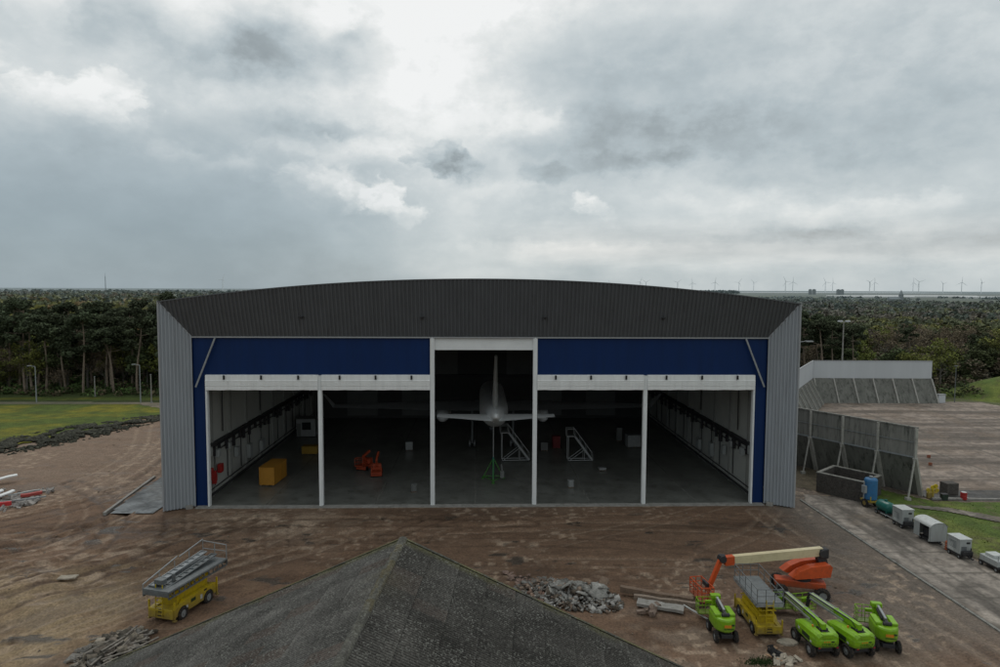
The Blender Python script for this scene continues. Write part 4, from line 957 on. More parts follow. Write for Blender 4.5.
# ------------------------------------------------------------------ carts in a row on the concrete path
def tow_frame(t, l, w, z=.5):
    b = MB(); b.box((0, 0, z), (w, l, .14)); b.bar((0, -l / 2, z), (0, -l / 2 - .9, z - .1), .12); b.tube((-.12, -l / 2 - .95, z - .1), (.12, -l / 2 - .95, z - .1), .1); b.build('chassis', M_DARK, t)
    for x in (-w / 2 + .05, w / 2 - .05):
        for y in (-l / 2 + .4, l / 2 - .4): wheel(t, x, y, .26, .16)
def gen_cart(label, loc, rz, h=2.0, l=2.4, w=1.7):
    t = thing('generator_cart', label, 'cart', loc, rz, 'grey carts parked in a row'); t.scale = (0.7, 0.7, 0.7); tow_frame(t, l + .3, w)
    b = MB(); b.box((0, .1, .6 + h / 2), (w, l, h), bev=.05); b.build('cabinet', M_GREY, t)
    b = MB(); b.box((0, .1, .6 + h + .06), (w + .1, l + .1, .12), bev=.03); b.build('roof', M_GREYL, t)
    b = MB()
    for k in range(6): b.box((-w / 2 - .012, .2, 1.2 + k * .16), (.03, l * .55, .05))
    b.box((-.25, -l / 2 + .09, 1.2), (.7, .03, .8)); b.build('vent', M_GALVD, t)
    for q in (-.27, .27): b = MB(); b.box((q * w, l / 2 + .105, .6 + h / 2), (w * .46, .02, h * .86)); b.build('door', M_GREY, t)
    for s in (-1, 1): b = MB(); b.box((s * (w / 2 + .008), .55, .6 + h * .35), (.02, l * .34, h * .55)); b.build('access_panel', M_GREYL, t)
    b = MB(); b.box((.3, -l / 2 + .085, .75 + h * .7), (.5, .02, .25)); b.build('label_plate', M_BLACK, t)
    b = MB(); b.box((0, -l / 2 - .15, .85), (w * .8, .5, .5), bev=.05); b.tube((w * .3, -l / 2 - .2, 1.0), (w * .3, -l / 2 - .2, 1.5), .08); b.build('battery_box', M_DARK, t)
    return t
gen_cart('grey generator cart between the green tank and the arched shelter', (43.1, 65.2, .06), R(1), 2.05, 2.2, 1.75)
gen_cart('grey generator cart with orange hose, in front of the arched shelter', (43.4, 57.6, .06), R(2), 1.85, 2.2, 1.6)
t = thing('fuel_cart', 'low pale grey cart at the near end of the row', 'cart', (44.6, 54.9, .06), R(2)); t.scale = (0.75, 0.75, 0.75); tow_frame(t, 3.0, 1.8)
b = MB(); b.box((0, .0, .95), (1.8, 2.6, .7), bev=.06); b.build('cabinet', M_GREY, t); b = MB(); b.box((.1, .3, 1.45), (1.3, 1.3, .35), bev=.06); b.build('lid', M_GREYL, t); b = MB(); b.bar((-.75, -1.2, .6), (-.75, -1.2, 1.9), .06); b.bar((.75, -1.2, .6), (.75, -1.2, 1.5), .06); b.build('post', M_GALV, t)
t = thing('shelter_cart', 'pale grey shelter with arched roof and an open side', 'shelter', (43.2, 61.3, .06), R(1)); t.scale = (.66, .66, .84); tow_frame(t, 2.6, 1.7, .35)
W2, H2 = 1.25, 2.0
def arch(y): return [(-W2, y, .4), (-W2, y, H2)] + [(W2 * math.cos(math.pi - math.pi * k / 10), y, H2 + .5 * math.sin(math.pi * k / 10)) for k in range(1, 10)] + [(W2, y, H2), (W2, y, .4)]
b = MB(); a0 = arch(-1.75); b.bm.faces.new([b.bm.verts.new(p) for p in a0]); b.bm.faces.new([b.bm.verts.new((p[0], 1.75, p[2])) for p in a0])
b.box((W2 - .02, 0, 1.2), (.05, 3.5, 1.6)); b.box((-W2 + .02, 1.15, 1.2), (.05, 1.2, 1.6)); b.box((-W2 + .02, -1.6, 1.2), (.05, .3, 1.6)); b.build('wall', M_GREY, t)
b = MB(); rr = [(W2 * 1.03 * math.cos(math.pi - math.pi * k / 12), H2 + .54 * math.sin(math.pi * k / 12)) for k in range(13)]
b.loft([[(x, -1.85, z) for x, z in rr], [(x, 1.85, z) for x, z in rr]], False, False); b.build('arched_roof', M_GREYL, t)
b = MB(); b.box((0, 0, 1.0), (1.2, 1.4, 1.0), bev=.05); b.build('pump_unit', M_DARK, t)
t = thing('tank_trailer', 'green cylinder tank lying on a low trailer', 'trailer', (43.3, 68.5, .06), R(6)); t.scale = (0.72, 0.72, 0.72); tow_frame(t, 2.8, 1.5)
b = MB(); rings = [[(r * math.cos(k * math.pi / 10), y, 1.35 + r * math.sin(k * math.pi / 10)) for k in range(20)] for y, r in ((-1.45, .1), (-1.4, .45), (-1.2, .72), (-.9, .8), (.9, .8), (1.2, .72), (1.4, .45), (1.45, .1))]
b.loft(rings); b.build('tank', M_GREENTANK, t, True)
b = MB(); b.tube((0, 0, 2.1), (0, 0, 2.35), .22, seg=14); b.build('filler_cap', M_GREENTANK, t)
for y in (-.9, .9): b = MB(); b.box((0, y, .75), (1.3, .15, .5)); b.build('saddle', M_GREENTANK, t)
b = MB(); b.tube((-.95, -.2, .45), (-.75, -5.2, .4), .06); b.build('towing_bar', M_GALV, t)
t = thing('tank_trailer', 'upright blue tank on a small yellow wheeled trailer', 'trailer', (43.35, 71.4, .06), R(12))
b = MB(); b.box((0, 0, .7), (1.3, 1.5, .16)); b.bar((0, -.7, .6), (0, -1.5, .5), .1); b.bar((-.6, -.7, .7), (-.6, -.7, 1.3), .08); b.build('chassis', M_YEL, t)
for x in (-.7, .7): wheel(t, x, 0, .45, .2, M_YEL)
b = MB(); rings = [[(r * math.cos(k * math.pi / 10), r * math.sin(k * math.pi / 10), z) for k in range(20)] for z, r in ((.8, .6), (.9, .68), (3.0, .68), (3.15, .6), (3.22, .3))]
b.loft(rings); b.build('tank', M_BLUETANK, t)
b = MB(); b.tube((0, 0, 3.2), (0, 0, 3.42), .2, seg=12); b.tube((-.8, .1, .9), (-.8, .1, 2.8), .07); b.box((-.85, 0, 2.0), (.3, .5, .8)); b.build('filter_pipe', M_GALV, t)
t = thing('hose_heap', 'orange hose coiled on the ground by the grey generator cart', 'hose', (43.5, 59.0, .06)); t.scale = (.75, .75, .75)
b = MB()
for k in range(4):
    pts = [(.5 * math.cos(a * .5) * (1 - k * .05), .45 * math.sin(a * .5), .1 + k * .28 + .05 * math.sin(a)) for a in range(13)]; b.path(pts, [.09] * 13)
b.build('coil', mat('orange_hose', (.40, .10, .04), .7, 0, .2, 4), t)
b = MB(); b.box((0, 0, .5), (.3, .3, 1.0)); b.build('reel', M_WOOD, t)

# ------------------------------------------------------------------ blast deflectors
def blast_fence(name, label, p0, p1, ztop, zmid, foot, inner, nbay, fascia, prop=True):
    """p0-p1 along the crest; inner = unit vector toward the apron; lower panels slope that way"""
    t = thing(name, label, 'blast fence', (p0[0], p0[1], 0))
    p0v = Vector((0, 0, 0)); d = Vector((p1[0] - p0[0], p1[1] - p0[1], 0)); ln = d.length; u = d.normalized(); n = Vector((*inner, 0)).normalized()
    def P(s, o, z): return u * s + n * o + Vector((0, 0, z))
    step = ln / nbay
    up_ = MB(); lowp = MB()
    for k in range(nbay):
        a, c_ = k * step + .05, (k + 1) * step - .05
        if fascia: pass
        else: up_._hexa([P(a, -.08, zmid), P(c_, -.08, zmid), P(c_, .08, zmid), P(a, .08, zmid), P(a, -.08, ztop - .15), P(c_, -.08, ztop - .15), P(c_, .08, ztop - .15), P(a, .08, ztop - .15)])
        lowp._hexa([P(a, foot - .1, .05), P(c_, foot - .1, .05), P(c_, foot + .1, .05), P(a, foot + .1, .05), P(a, -.1, zmid), P(c_, -.1, zmid), P(c_, .1, zmid), P(a, .1, zmid)])
    if fascia:
        up_._hexa([P(-.1, -.1, zmid + .05), P(ln + .1, -.1, zmid + .05), P(ln + .1, .12, zmid + .05), P(-.1, .12, zmid + .05), P(-.1, -.1, ztop), P(ln + .1, -.1, ztop), P(ln + .1, .12, ztop), P(-.1, .12, ztop)])
        up_.build('fascia', M_FASC, t)
        c = MB(); c.bar(P(-.15, .02, ztop + .05), P(ln + .15, .02, ztop + .05), .34, .12); c.build('coping', M_TRIM, t)
    else:
        up_.build('upper_panel', M_CONC, t)
        c = MB(); c.bar(P(-.1, 0, ztop - .05), P(ln + .1, 0, ztop - .05), .34, .15); c.build('coping', M_CONC, t)
    lowp.build('sloped_panel', M_DECK, t)
    if not fascia:
        c = MB(); c.bar(P(0, -.16, zmid + .05), P(ln, -.16, zmid + .05), .16, .16); c.bar(P(0, -.16, (zmid + ztop) / 2), P(ln, -.16, (zmid + ztop) / 2), .06, .06); c.build('rail', M_GALV, t)
    for k in range(nbay + 1):
        s = k * step; c = MB()
        if prop: c.bar(P(s, -.22, zmid - .2), P(s, -.22, ztop - .1), .26, .26)
        o_ = -.26 if prop else .22
        c.bar(P(s, o_, zmid), P(s, foot + o_ * .9, .05), .46 if prop else .26, .34)
        if prop: c.bar(P(s, -.3, zmid), P(s, -1.5, .1), .15, .15); c.box(P(s, -1.5, .15), (.5, .5, .4))
        c.build('frame', M_FRAME, t)
    return t
u_ = Vector((42.2 - 50.3, 87.6 - 74.3, 0)).normalized()
blast_fence('blast_fence', 'stained concrete blast wall on raking legs beside the hangar', (50.3, 74.3), (41.3, 89.1), 8.3, 4.75, 1.75, (-u_.y * -1, u_.x * -1) if False else (u_.y, -u_.x), 4, False)
blast_fence('blast_fence', 'far blast fence with pale fascia along the back of the apron', (72.0, 141), (97.3, 140.2), 8.75, 5.0, 2.6, (0, -1), 6, True, False)
blast_fence('blast_fence', 'short side of the far pale blast fence next to the hangar corner', (71.8, 141), (55, 116.5), 8.75, 5.0, 2.6, (.82, -.57), 7, True, False)
# open concrete basin in front of the near wall
t = thing('concrete_basin', 'dark open topped brick basin in front of the blast wall', 'basin', (43.44, 72.9, 0))
cs = [Vector((0, 0, 0)), Vector((-3.1, 4.1, 0)), Vector((.3, 6.9, 0)), Vector((3.5, 2.7, 0))]
for i in range(4):
    p, q = cs[i], cs[(i + 1) % 4]; dd = (q - p).normalized()
    b = MB(); b.bar(p + Vector((0, 0, 1.15)) - dd * .15, q + Vector((0, 0, 1.15)) + dd * (-.16), .3, 2.3); w_ = b.build('wall', M_BRICKD, t)
    b = MB(); b.bar(p + Vector((0, 0, 2.35)) - dd * .2, q + Vector((0, 0, 2.35)) - dd * .2, .38, .1); b.build('coping', M_CONC, w_)
b = MB(); b.quad(*[c_ + Vector((0, 0, 1.2)) for c_ in cs]); b.build('floor', M_BRICKD, t)

# small things on the verge by the apron
t = thing('hydrant', 'yellow valve standpipe with hand wheels at the apron edge', 'hydrant', (52.2, 74.0, .05))
b = MB(); b.tube((0, 0, 0), (0, 0, 1.1), .16); b.tube((-.5, 0, .7), (.5, 0, .7), .12); b.box((-.35, .1, .35), (.4, .4, .7), bev=.06); b.build('body', M_YEL, t)
for x, z in ((0, 1.3), (.5, .95), (-.5, 1.0), (.35, 1.45)):
    b = MB(); b.tube((x, -.05, z), (x, .05, z), .25, seg=12); b.tube((x, 0, z - .3), (x, 0, z), .05); b.build('hand_wheel', M_YEL, t)
t = thing('waste_bin', 'dark green bin standing right of the yellow standpipe', 'bin', (53.3, 73.6, .05)); t.scale = (.7, .7, .7); b = MB(); b.box((0, 0, .45), (.9, .7, .9), bev=.05, taper=1.1); b.build('body', mat('bin_plastic', (.02, .035, .025), .6), t); b = MB(); b.box((0, 0, .95), (1.05, .85, .1), bev=.03); b.build('lid', M_DARK, t)
t = thing('barrel', 'red barrel with pale lid at the apron edge', 'barrel', (55.6, 73.6, .05)); t.scale = (.75, .75, .8); b = MB(); rings = [[(r * math.cos(k * math.pi / 9), r * math.sin(k * math.pi / 9), z) for k in range(18)] for z, r in ((0, .4), (.05, .44), (.45, .44), (.5, .47), (.55, .44), (1.0, .44), (1.05, .4))]; b.loft(rings); b.build('body', M_RED, t)
b = MB(); b.tube((0, 0, 1.04), (0, 0, 1.1), .36, seg=16); b.tube((.55, 0, 0.05), (.55, 0, .3), .12); b.build('lid', M_GREYL, t)
t = thing('concrete_block', 'dark square block on the road between bin and red barrel', 'block', (55.3, 75.6, .09), R(4)); b = MB(); b.box((0, 0, .7), (1.5, 1.2, 1.4), bev=.06); b.build('body', M_BRICKD, t)
for lab, x, y, z_ in (('orange traffic cone lying on the apron, nearer one', 61.7, 88.2, 0), ('orange traffic cone lying on the apron, farther one', 64.3, 92.3, 0), ('orange traffic cone far off near the back of the apron', 66.5, 116, 0)):
    t = thing('traffic_cone', lab, 'cone', (x, y, .2), random.uniform(0, 6), 'orange cones on the apron'); t.scale = (.65, .65, .65)
    b = MB(); b.tube((0, 0, .12), (.9, 0, .05), .28, .05, 12); b.build('cone', M_ORANGE, t); b = MB(); b.box((-.03, 0, .15), (.08, .7, .62)); b.build('foot', M_ORANGE, t); b = MB(); b.tube((.35, 0, .095), (.6, 0, .075), .19, .13, 12); b.build('band', M_WHITE, t)
t = thing('electrical_cabinet', 'small pale cabinet at the right end of the far fence', 'cabinet', (98.6, 138.6, 0)); b = MB(); b.box((0, 0, .9), (1.5, .8, 1.8), bev=.04); b.build('body', M_FASC, t); b = MB(); b.box((0, 0, 1.85), (1.7, 1.0, .1)); b.build('lid', M_TRIM, t)

# ------------------------------------------------------------------ lamp posts and masts
def lamp_post(label, x, y, h, arm=1., name='street_lamp'):
    t = thing(name, label, 'lamp post', (x, y, 0))
    b = MB(); b.tube((0, 0, 0), (0, 0, h), .13, .08); b.build('pole', M_GALV, t)
    b = MB(); b.bar((0, 0, h), (-arm, 0, h + .15), .1); b.box((-arm - .2, 0, h + .15), (.7, .3, .16), bev=.03); b.build('lamp_head', M_GALV, t)
lamp_post('grey street lamp on the grass at far left, in front of the pines', -91.6, 139.4, 7.6)
lamp_post('grey street lamp near the hangar corner, left of the bare pole', -70.0, 138.6, 8.0)
for lab, x, y, h in (('bare thin pole just left of the hangar corner', -67.9, 138.8, 6.0), ('thin grey post at the wood edge between the lamps', -84, 147, 4.5)):
    t = thing('pole', lab, 'pole', (x, y, 0)); b = MB(); b.tube((0, 0, 0), (0, 0, h), .14, .10); b.build('shaft', M_CONCL, t); b = MB(); b.tube((0, 0, h), (0, 0, h + .08), .16); b.box((0, 0, .1), (.5, .5, .3)); b.build('cap', M_GALV, t)
t = thing('floodlight_mast', 'tall floodlight mast rising behind the pale blast fence', 'mast', (80.4, 145, 0))
b = MB(); b.tube((0, 0, 0), (0, 0, 17.0), .22, .11); b.build('pole', M_CONCL, t); b = MB(); b.bar((-1.2, 0, 17), (1.2, 0, 17), .12); b.build('crossbar', M_GALV, t)
for s in (-1, 1): b = MB(); b.box((s * .85, -.1, 17.15), (.95, .5, .34), bev=.05); b.build('floodlight', M_FASC, t)
t = thing('floodlight_mast', 'thin mast with small lamp beside the grassy mound', 'mast', (101.9, 139, 0))
b = MB(); b.tube((0, 0, 0), (0, 0, 7.8), .10, .06); b.build('pole', M_GALVD, t); b = MB(); b.box((0, 0, 7.9), (.8, .25, .16), bev=.03); b.build('floodlight', M_GALVD, t)

# ------------------------------------------------------------------ rubble, planks and debris
def chunk(b, c, s, flat=.35):
    rot = Matrix.Rotation(random.uniform(0, 6.28), 4, 'Z') @ Matrix.Rotation(random.gauss(0, .4), 4, 'X') @ Matrix.Rotation(random.gauss(0, .35), 4, 'Y')
    M = Matrix.Translation(c) @ rot; w, d, h = s * random.uniform(.6, 1.5), s * random.uniform(.5, 1.1), s * flat * random.uniform(.6, 1.5)
    pts = [(x * w / 2 * random.uniform(.7, 1.15), y * d / 2 * random.uniform(.6, 1.15), z * h / 2 * random.uniform(.7, 1.1)) for z in (-1, 1) for x, y in ((-1, -1), (1, -1), (1, 1), (-1, 1))]
    b._hexa([M @ Vector(p) for p in pts])
M_RUB = attr_mat('rubble_stone', .95, 1.2, .3, 7, .4, .6)
def heap(name, items):
    V = []; F = []; C = []
    for (c_, sz, flat, col) in items:
        rot = Matrix.Rotation(random.uniform(0, 6.28), 4, 'Z') @ Matrix.Rotation(random.gauss(0, .45), 4, 'X') @ Matrix.Rotation(random.gauss(0, .4), 4, 'Y'); Mx = Matrix.Translation(c_) @ rot
        w, d, h = sz * random.uniform(.6, 1.6), sz * random.uniform(.4, 1.0), sz * flat * random.uniform(.6, 1.4); b0 = len(V); sh = random.uniform(.75, 1.25)
        for z in (-1, 1):
            for x, y in ((-1, -1), (1, -1), (1, 1), (-1, 1)): V.append(tuple(Mx @ Vector((x * w / 2 * random.uniform(.55, 1.2), y * d / 2 * random.uniform(.5, 1.2), z * h / 2 * random.uniform(.6, 1.2))))); C.append([q * sh for q in col])
        for f in ((0, 3, 2, 1), (4, 5, 6, 7), (0, 1, 5, 4), (1, 2, 6, 5), (2, 3, 7, 6), (3, 0, 4, 7)): F.append([b0 + q for q in f])
    return np_mesh(name, V, F, M_RUB, np.array(C))
GREYS = ((.26, .255, .235), (.20, .195, .18), (.15, .14, .125), (.33, .32, .30), (.11, .09, .07), (.21, .16, .125))
its = []
for k in range(1700):
    a = random.uniform(0, 6.28); r = random.random() ** .65; x = 6.9 + r * 4.1 * math.cos(a); y = 50.6 + r * 2.5 * math.sin(a) - (x - 6.9) * .34
    bump_ = .5 + .8 * float(vnoise(np.array([x * .8]), np.array([y * .8]), 91)[0])
    z = .72 * (1 - r) ** .7 * bump_ * random.uniform(.5, 1.1); sz = random.choice((.10, .12, .16, .2, .25, .3, .4, .55)); col = random.choice(GREYS if x > 5.2 else GREYS[1:] + ((.20, .13, .10), (.24, .17, .13)))
    its.append(((x, y, z + .04), sz, random.choice((.2, .3, .5)), col))
for k in range(14): its.append(((random.uniform(5.5, 9.5), random.uniform(49.4, 51.2), random.uniform(.4, .75)), random.uniform(.9, 1.5), .14, GREYS[0]))
tag(heap('rubble', its), 'heap of broken grey concrete rubble behind the old roof', 'rubble heap', kind='stuff')
b = MB()
for k in range(60):
    x = random.uniform(2.2, 5.2); chunk(b, (x, 54.3 - (x - 2) * .75 + random.gauss(0, .5), .1), random.uniform(.2, .5))
tag(b.build('brick_rubble', mat('brick_rubble', (.22, .15, .12), .95, 0, .35, 2.5, (.12, .1, .09), .4)), 'reddish brick crumbs at the left end of the rubble heap', 'rubble', kind='stuff')
its = []
for k in range(420):
    a = random.uniform(0, 6.28); r = random.random() ** .6; x = -24.2 + r * 2.1 * math.cos(a); y = 42.8 + r * 3.4 * math.sin(a)
    its.append(((x, y, .5 * (1 - r) * random.uniform(.4, 1.2) + .05), random.choice((.12, .2, .3, .45, .7)), random.choice((.15, .3, .5)), random.choice(((.20, .175, .14), (.13, .11, .09), (.26, .225, .18), (.075, .068, .055), (.16, .15, .135)))))
tag(heap('debris', its), 'low pile of broken grey debris at the left edge of the old roof', 'debris pile', kind='stuff')
b = MB()
for k in range(46):
    a = random.uniform(0, 6.28); r = random.random() ** .7; x = -24.0 + r * 2.2 * math.cos(a); y = 43.0 + r * 3.2 * math.sin(a)
    if random.random() < .0: chunk(b, (x, y, .7 * (1 - r) + .1), random.uniform(.25, .7))
    else:
        l = random.uniform(.35, 1.1); q = random.uniform(.3, 1.6); zz = .5 * (1 - r) + .12; b.bar((x - math.cos(q) * l, y - math.sin(q) * l, zz), (x + math.cos(q) * l, y + math.sin(q) * l, zz + random.gauss(.02, .10)), .13, .06)
tag(b.build('timber_debris', mat('grey_debris', (.20, .18, .155), .95, 0, .4, 3, (.05, .045, .04), .45)), 'broken boards mixed into the debris pile beside the old roof', 'timber debris', kind='stuff')
b = MB()
for k in range(230):
    x, y = random.choice(((random.uniform(-55, -24), random.uniform(40, 66)), (random.uniform(6, 30), random.uniform(38, 54)), (random.uniform(-62, -38), random.uniform(66, 110)), (random.uniform(-30, 33), random.uniform(55, 71))))
    chunk(b, (x, y, gz(x, y) + .03), random.choice((.08, .1, .14, .2)), .5)
tag(b.build('scattered_stones', M_DULL), 'small stones scattered over the bare dirt', 'stones', kind='stuff')
def plank(name, label, p, q, w, h, m, group=None, cat='plank'):
    p = Vector(p); q = Vector(q); b = MB(); n = 5; d = (q - p); a = Vector((-d.y, d.x, 0)).normalized()
    rings = []
    for k in range(n + 1):
        c_ = p + d * k / n + Vector((0, 0, random.gauss(0, .02))); j = random.uniform(.9, 1.08)
        rings.append([c_ - a * w / 2 * j - Vector((0, 0, h / 2)), c_ + a * w / 2 * j - Vector((0, 0, h / 2)), c_ + a * w / 2 * j + Vector((0, 0, h / 2)), c_ - a * w / 2 * j + Vector((0, 0, h / 2))])
    b.loft(rings); o = b.build(name, m); o.data.transform(Matrix.Translation(-p)); o.location = p
    return tag(o, label, cat, group)
plank('timber_beam', 'long brown beam lying behind the grey slab, right of the rubble', (11.1, 50.8, .45), (16.3, 48.9, .3), .4, .45, M_WOOD, cat='beam')
plank('timber_beam', 'second weathered beam lying against the long brown beam', (12.0, 50.0, .2), (16.6, 48.4, .2), .35, .35, mat('pale_timber', (.24, .19, .15), .9, 0, .3, 3, (.1, .07, .05), .4), cat='beam')
plank('concrete_slab', 'flat grey concrete slab lying in front of the brown beams', (12.0, 48.9, .3), (15.2, 47.7, .22), .95, .22, M_CONCL, cat='slab')
plank('white_pipe', 'thin pale pipe leading from the beams to the green lift', (15.4, 48.4, .25), (17.0, 45.6, .12), .09, .09, M_GREYL, cat='pipe')
t = thing('broken_block', 'brown broken block standing beside the rubble heap', 'block', (9.7, 51.0, 0), .4); b = MB(); chunk(b, (0, 0, .4), .9, 1.0); chunk(b, (.3, .2, .8), .8, .35); b.build('body', M_WOOD, t)
t = thing('broken_block', 'pale brown lump of masonry in front of the grey slab', 'block', (12.6, 47.6, 0), .4)
b = MB()
for k in range(9): chunk(b, (random.gauss(0, .4), random.gauss(0, .25), .15 + random.uniform(0, .3)), .45, .7)
b.build('body', mat('brown_masonry', (.20, .15, .12), .95, 0, .3, 3), t)
t = thing('flat_stone', 'round pale flat stone between the lifts', 'stone', (21.0, 43.35, 0)); b = MB(); b.loft([[(r * math.cos(k * .628) * random.uniform(.9, 1.1), r * .6 * math.sin(k * .628), z) for k in range(10)] for z, r in ((0, .75), (.12, .7), (.2, .4))]); b.build('body', M_STONE, t)
t = thing('rubbish_heap', 'small heap of black and pale rubbish in front of the lifts', 'rubbish', (19.6, 41.6, 0))
b = MB()
for k in range(10): chunk(b, (random.gauss(0, .3), random.gauss(.2, .2), .15), .5, .5)
b.build('black_bag', M_BLACK, t); b = MB()
for k in range(16): chunk(b, (.3 + random.gauss(0, .45), -.5 + random.gauss(0, .3), .1), .45, .4)
b.build('pale_scrap', M_STONE, t); b = MB()
b.bar((-.8, .1, .15), (.2, -.9, .1), .14, .05); b.box((-.1, .75, .12), (.7, .4, .2), .6); b.build('board', mat('fresh_board', (.32, .20, .12), .8, 0, .2, 3), t)
tufts('weed_patch', 700, lambda: (rng.normal(18.2, .55), rng.normal(41.0, .28)), .10, 5, lambda X, Y: np.stack([X * 0 + .035, X * 0 + .06, X * 0 + .02], 1), 'patch of green weeds in front of the scissor lift')
SP = [(-62, 84, -57.0, 88.2, .75), (-60.5, 80.6, -57.4, 83.4, .7), (-59.6, 78.2, -56.6, 81.4, .6), (-57.8, 78.4, -55.2, 81.6, .7), (-56.2, 78.6, -54.2, 81.6, .65), (-60.5, 76.4, -57.2, 78.8, .55), (-55, 79.8, -51.6, 82.8, .3)]
LB = ['long white panel at the back of the scrap pile at far left', 'white panel on the left of the scrap pile', 'white panel lying second from the left in the scrap pile', 'white panel in the middle of the scrap pile', 'white panel near the right end of the scrap pile', 'white panel at the front of the scrap pile just behind the red barrier', 'narrow grey board at the right end of the scrap pile']
for (x0, y0, x1, y1, w), lb in zip(SP, LB): x1, y1 = x0 + (x1 - x0) * .66, y0 + (y1 - y0) * .66; plank('insulation_board', lb, (x0 + 1.6, y0 - 4, .25 + random.uniform(0, .2)), (x1 + 1.6, y1 - 4, .35 + random.uniform(0, .5)), w, .14, M_DOOR if 'grey' not in lb else M_GREY, 'white panels in the scrap pile', 'panel')
plank('red_barrier', 'long red barrier board at the front of the scrap pile', (-57.8, 70.3, .35), (-51.0, 72.8, .5), .3, .42, mat('red_plastic', (.50, .035, .04), .5, 0, .15, 2), None, 'barrier')
plank('red_barrier', 'short red barrier piece behind the long red one', (-52, 75.8, .35), (-50.2, 76.7, .45), .5, .3, mat('faded_red_plastic', (.36, .06, .05), .6, 0, .2, 2), None, 'barrier')
plank('steel_pole', 'grey steel pole beside the red barrier at far left', (-55, 72.5, .3), (-49, 75.5, .35), .16, .16, M_GALV, None, 'pole')
b = MB()
for k in range(150): chunk(b, (random.uniform(-60, -49.5), random.gauss(74.8, 1.9), .12), random.uniform(.2, .9), .3)
tag(b.build('scrap_debris', mat('scrap_grey', (.30, .28, .26), .9, 0, .45, 2, (.08, .06, .05), .5)), 'loose grey scrap under the white panels at far left', 'scrap', kind='stuff')
plank('pale_board', 'single pale board lying on the sand left of the scissor lift', (-34.6, 54.5, .12), (-33.2, 54.6, .12), .7, .1, M_STONE, None, 'board')

# ------------------------------------------------------------------ barn roof in the foreground
BR = thing('barn', 'old barn with dark corrugated gable roof in the foreground', 'barn', (-4.32, 36.48, 0), R(-4.4))
# local: ridge runs toward -y, gable end at y=0
SL, HWB, ZRI = .450, 17.1, 10.0
m = bpy.data.materials.new('asbestos_sheet'); nt2, N2, L2_, P2 = nodes(m); MATS['roof'] = m
def nn(t): return N2.new(t)
tc2 = nn('ShaderNodeTexCoord'); at2 = nn('ShaderNodeAttribute'); at2.attribute_name = 'Col'
def noise2(s, d=6, r=.65):
    n = nn('ShaderNodeTexNoise'); n.inputs['Scale'].default_value = s; n.inputs['Detail'].default_value = d; n.inputs['Roughness'].default_value = r; L2_.new(tc2.outputs['Object'], n.inputs['Vector']); return n.outputs['Fac']
def mr2(v, a, b_, c, d):
    n = nn('ShaderNodeMapRange'); L2_.new(v, n.inputs[0])
    for i, q in enumerate((a, b_, c, d)): n.inputs[i + 1].default_value = q
    return n.outputs[0]
def mix2(f, a, b_, mode='MIX'):
    n = nn('ShaderNodeMix'); n.data_type = 'RGBA'; n.blend_type = mode
    for s, v in ((0, f), (6, a), (7, b_)):
        if isinstance(v, (int, float)): n.inputs[s].default_value = v
        elif isinstance(v, tuple): n.inputs[s].default_value = (*v, 1)
        else: L2_.new(v, n.inputs[s])
    return n.outputs[2]
c2 = mix2(1., at2.outputs['Color'], mr2(noise2(.35), .3, .7, .75, 1.3), 'MULTIPLY')
c2 = mix2(1., c2, mr2(noise2(9, 3), .3, .7, .55, 1.5), 'MULTIPLY')
sp = mr2(noise2(8.5, 2, .8), .555, .64, 0, 1); dn = mr2(noise2(.5, 4), .35, .65, .25, 1)
mm = nn('ShaderNodeMath'); mm.operation = 'MULTIPLY'; L2_.new(sp, mm.inputs[0]); L2_.new(dn, mm.inputs[1])
c2 = mix2(mm.outputs[0], c2, (.19, .19, .17))
L2_.new(c2, P2.inputs['Base Color']); P2.inputs['Roughness'].default_value = .95; P2.inputs['Specular IOR Level'].default_value = .15
bp = nn('ShaderNodeBump'); bp.inputs['Strength'].default_value = .5; bp.inputs['Distance'].default_value = .03; L2_.new(noise2(14, 4), bp.inputs['Height']); L2_.new(bp.outputs[0], P2.inputs['Normal'])
for s in (-1, 1):
    per = .177; ncor = int(32 / per); ys = -np.arange(ncor * 4 + 1) * per / 4 + .25; prof = np.sin(np.arange(ncor * 4 + 1) * math.pi / 2) * .030
    nrow = 11; V = []; C = []; F = []
    row_len = HWB / nrow; base = 0
    for r in range(nrow):
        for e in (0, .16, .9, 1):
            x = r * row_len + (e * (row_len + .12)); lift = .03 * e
            X = np.full(len(ys), x); z = ZRI - x * SL + lift + prof
            V.append(np.stack([s * X, ys, z], 1))
            n = fbm(ys * .6 + 9 * s, X * .6, 201); sh = _hash(np.floor(ys / 1.05), np.full(len(ys), float(r)), 7 + s)
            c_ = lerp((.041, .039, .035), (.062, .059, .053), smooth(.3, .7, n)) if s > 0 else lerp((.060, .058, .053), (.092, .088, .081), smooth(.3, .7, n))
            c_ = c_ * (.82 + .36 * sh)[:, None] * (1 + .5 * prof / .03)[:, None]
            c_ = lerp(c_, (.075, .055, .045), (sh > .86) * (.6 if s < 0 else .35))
            c_ = lerp(c_, (.078, .068, .040), smooth(1.2, .2, X) * smooth(.4, .65, n) * smooth(-9, -1, ys) * .6)                          # moss by the ridge
            c_ = lerp(c_, (.085, .083, .042), smooth(-.75, .1, ys) * smooth(.4, .6, fbm(X * .8, ys * .8, 205)) * .8)     # moss on the verge
            C.append(c_ * {0: .55, .16: .92, .9: .92, 1: 1.12}[e])  # lap shadow lines painted into the colour; lower sheet edges lightened
        m_ = len(ys)
        for q in range(3):
            i = np.arange(m_ - 1) + base + q * m_; F.append(np.stack([i, i + 1, i + 1 + m_, i + m_], 1))
        base += 4 * m_
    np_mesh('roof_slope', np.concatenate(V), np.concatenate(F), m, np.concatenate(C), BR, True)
V = []; C = []; F = []
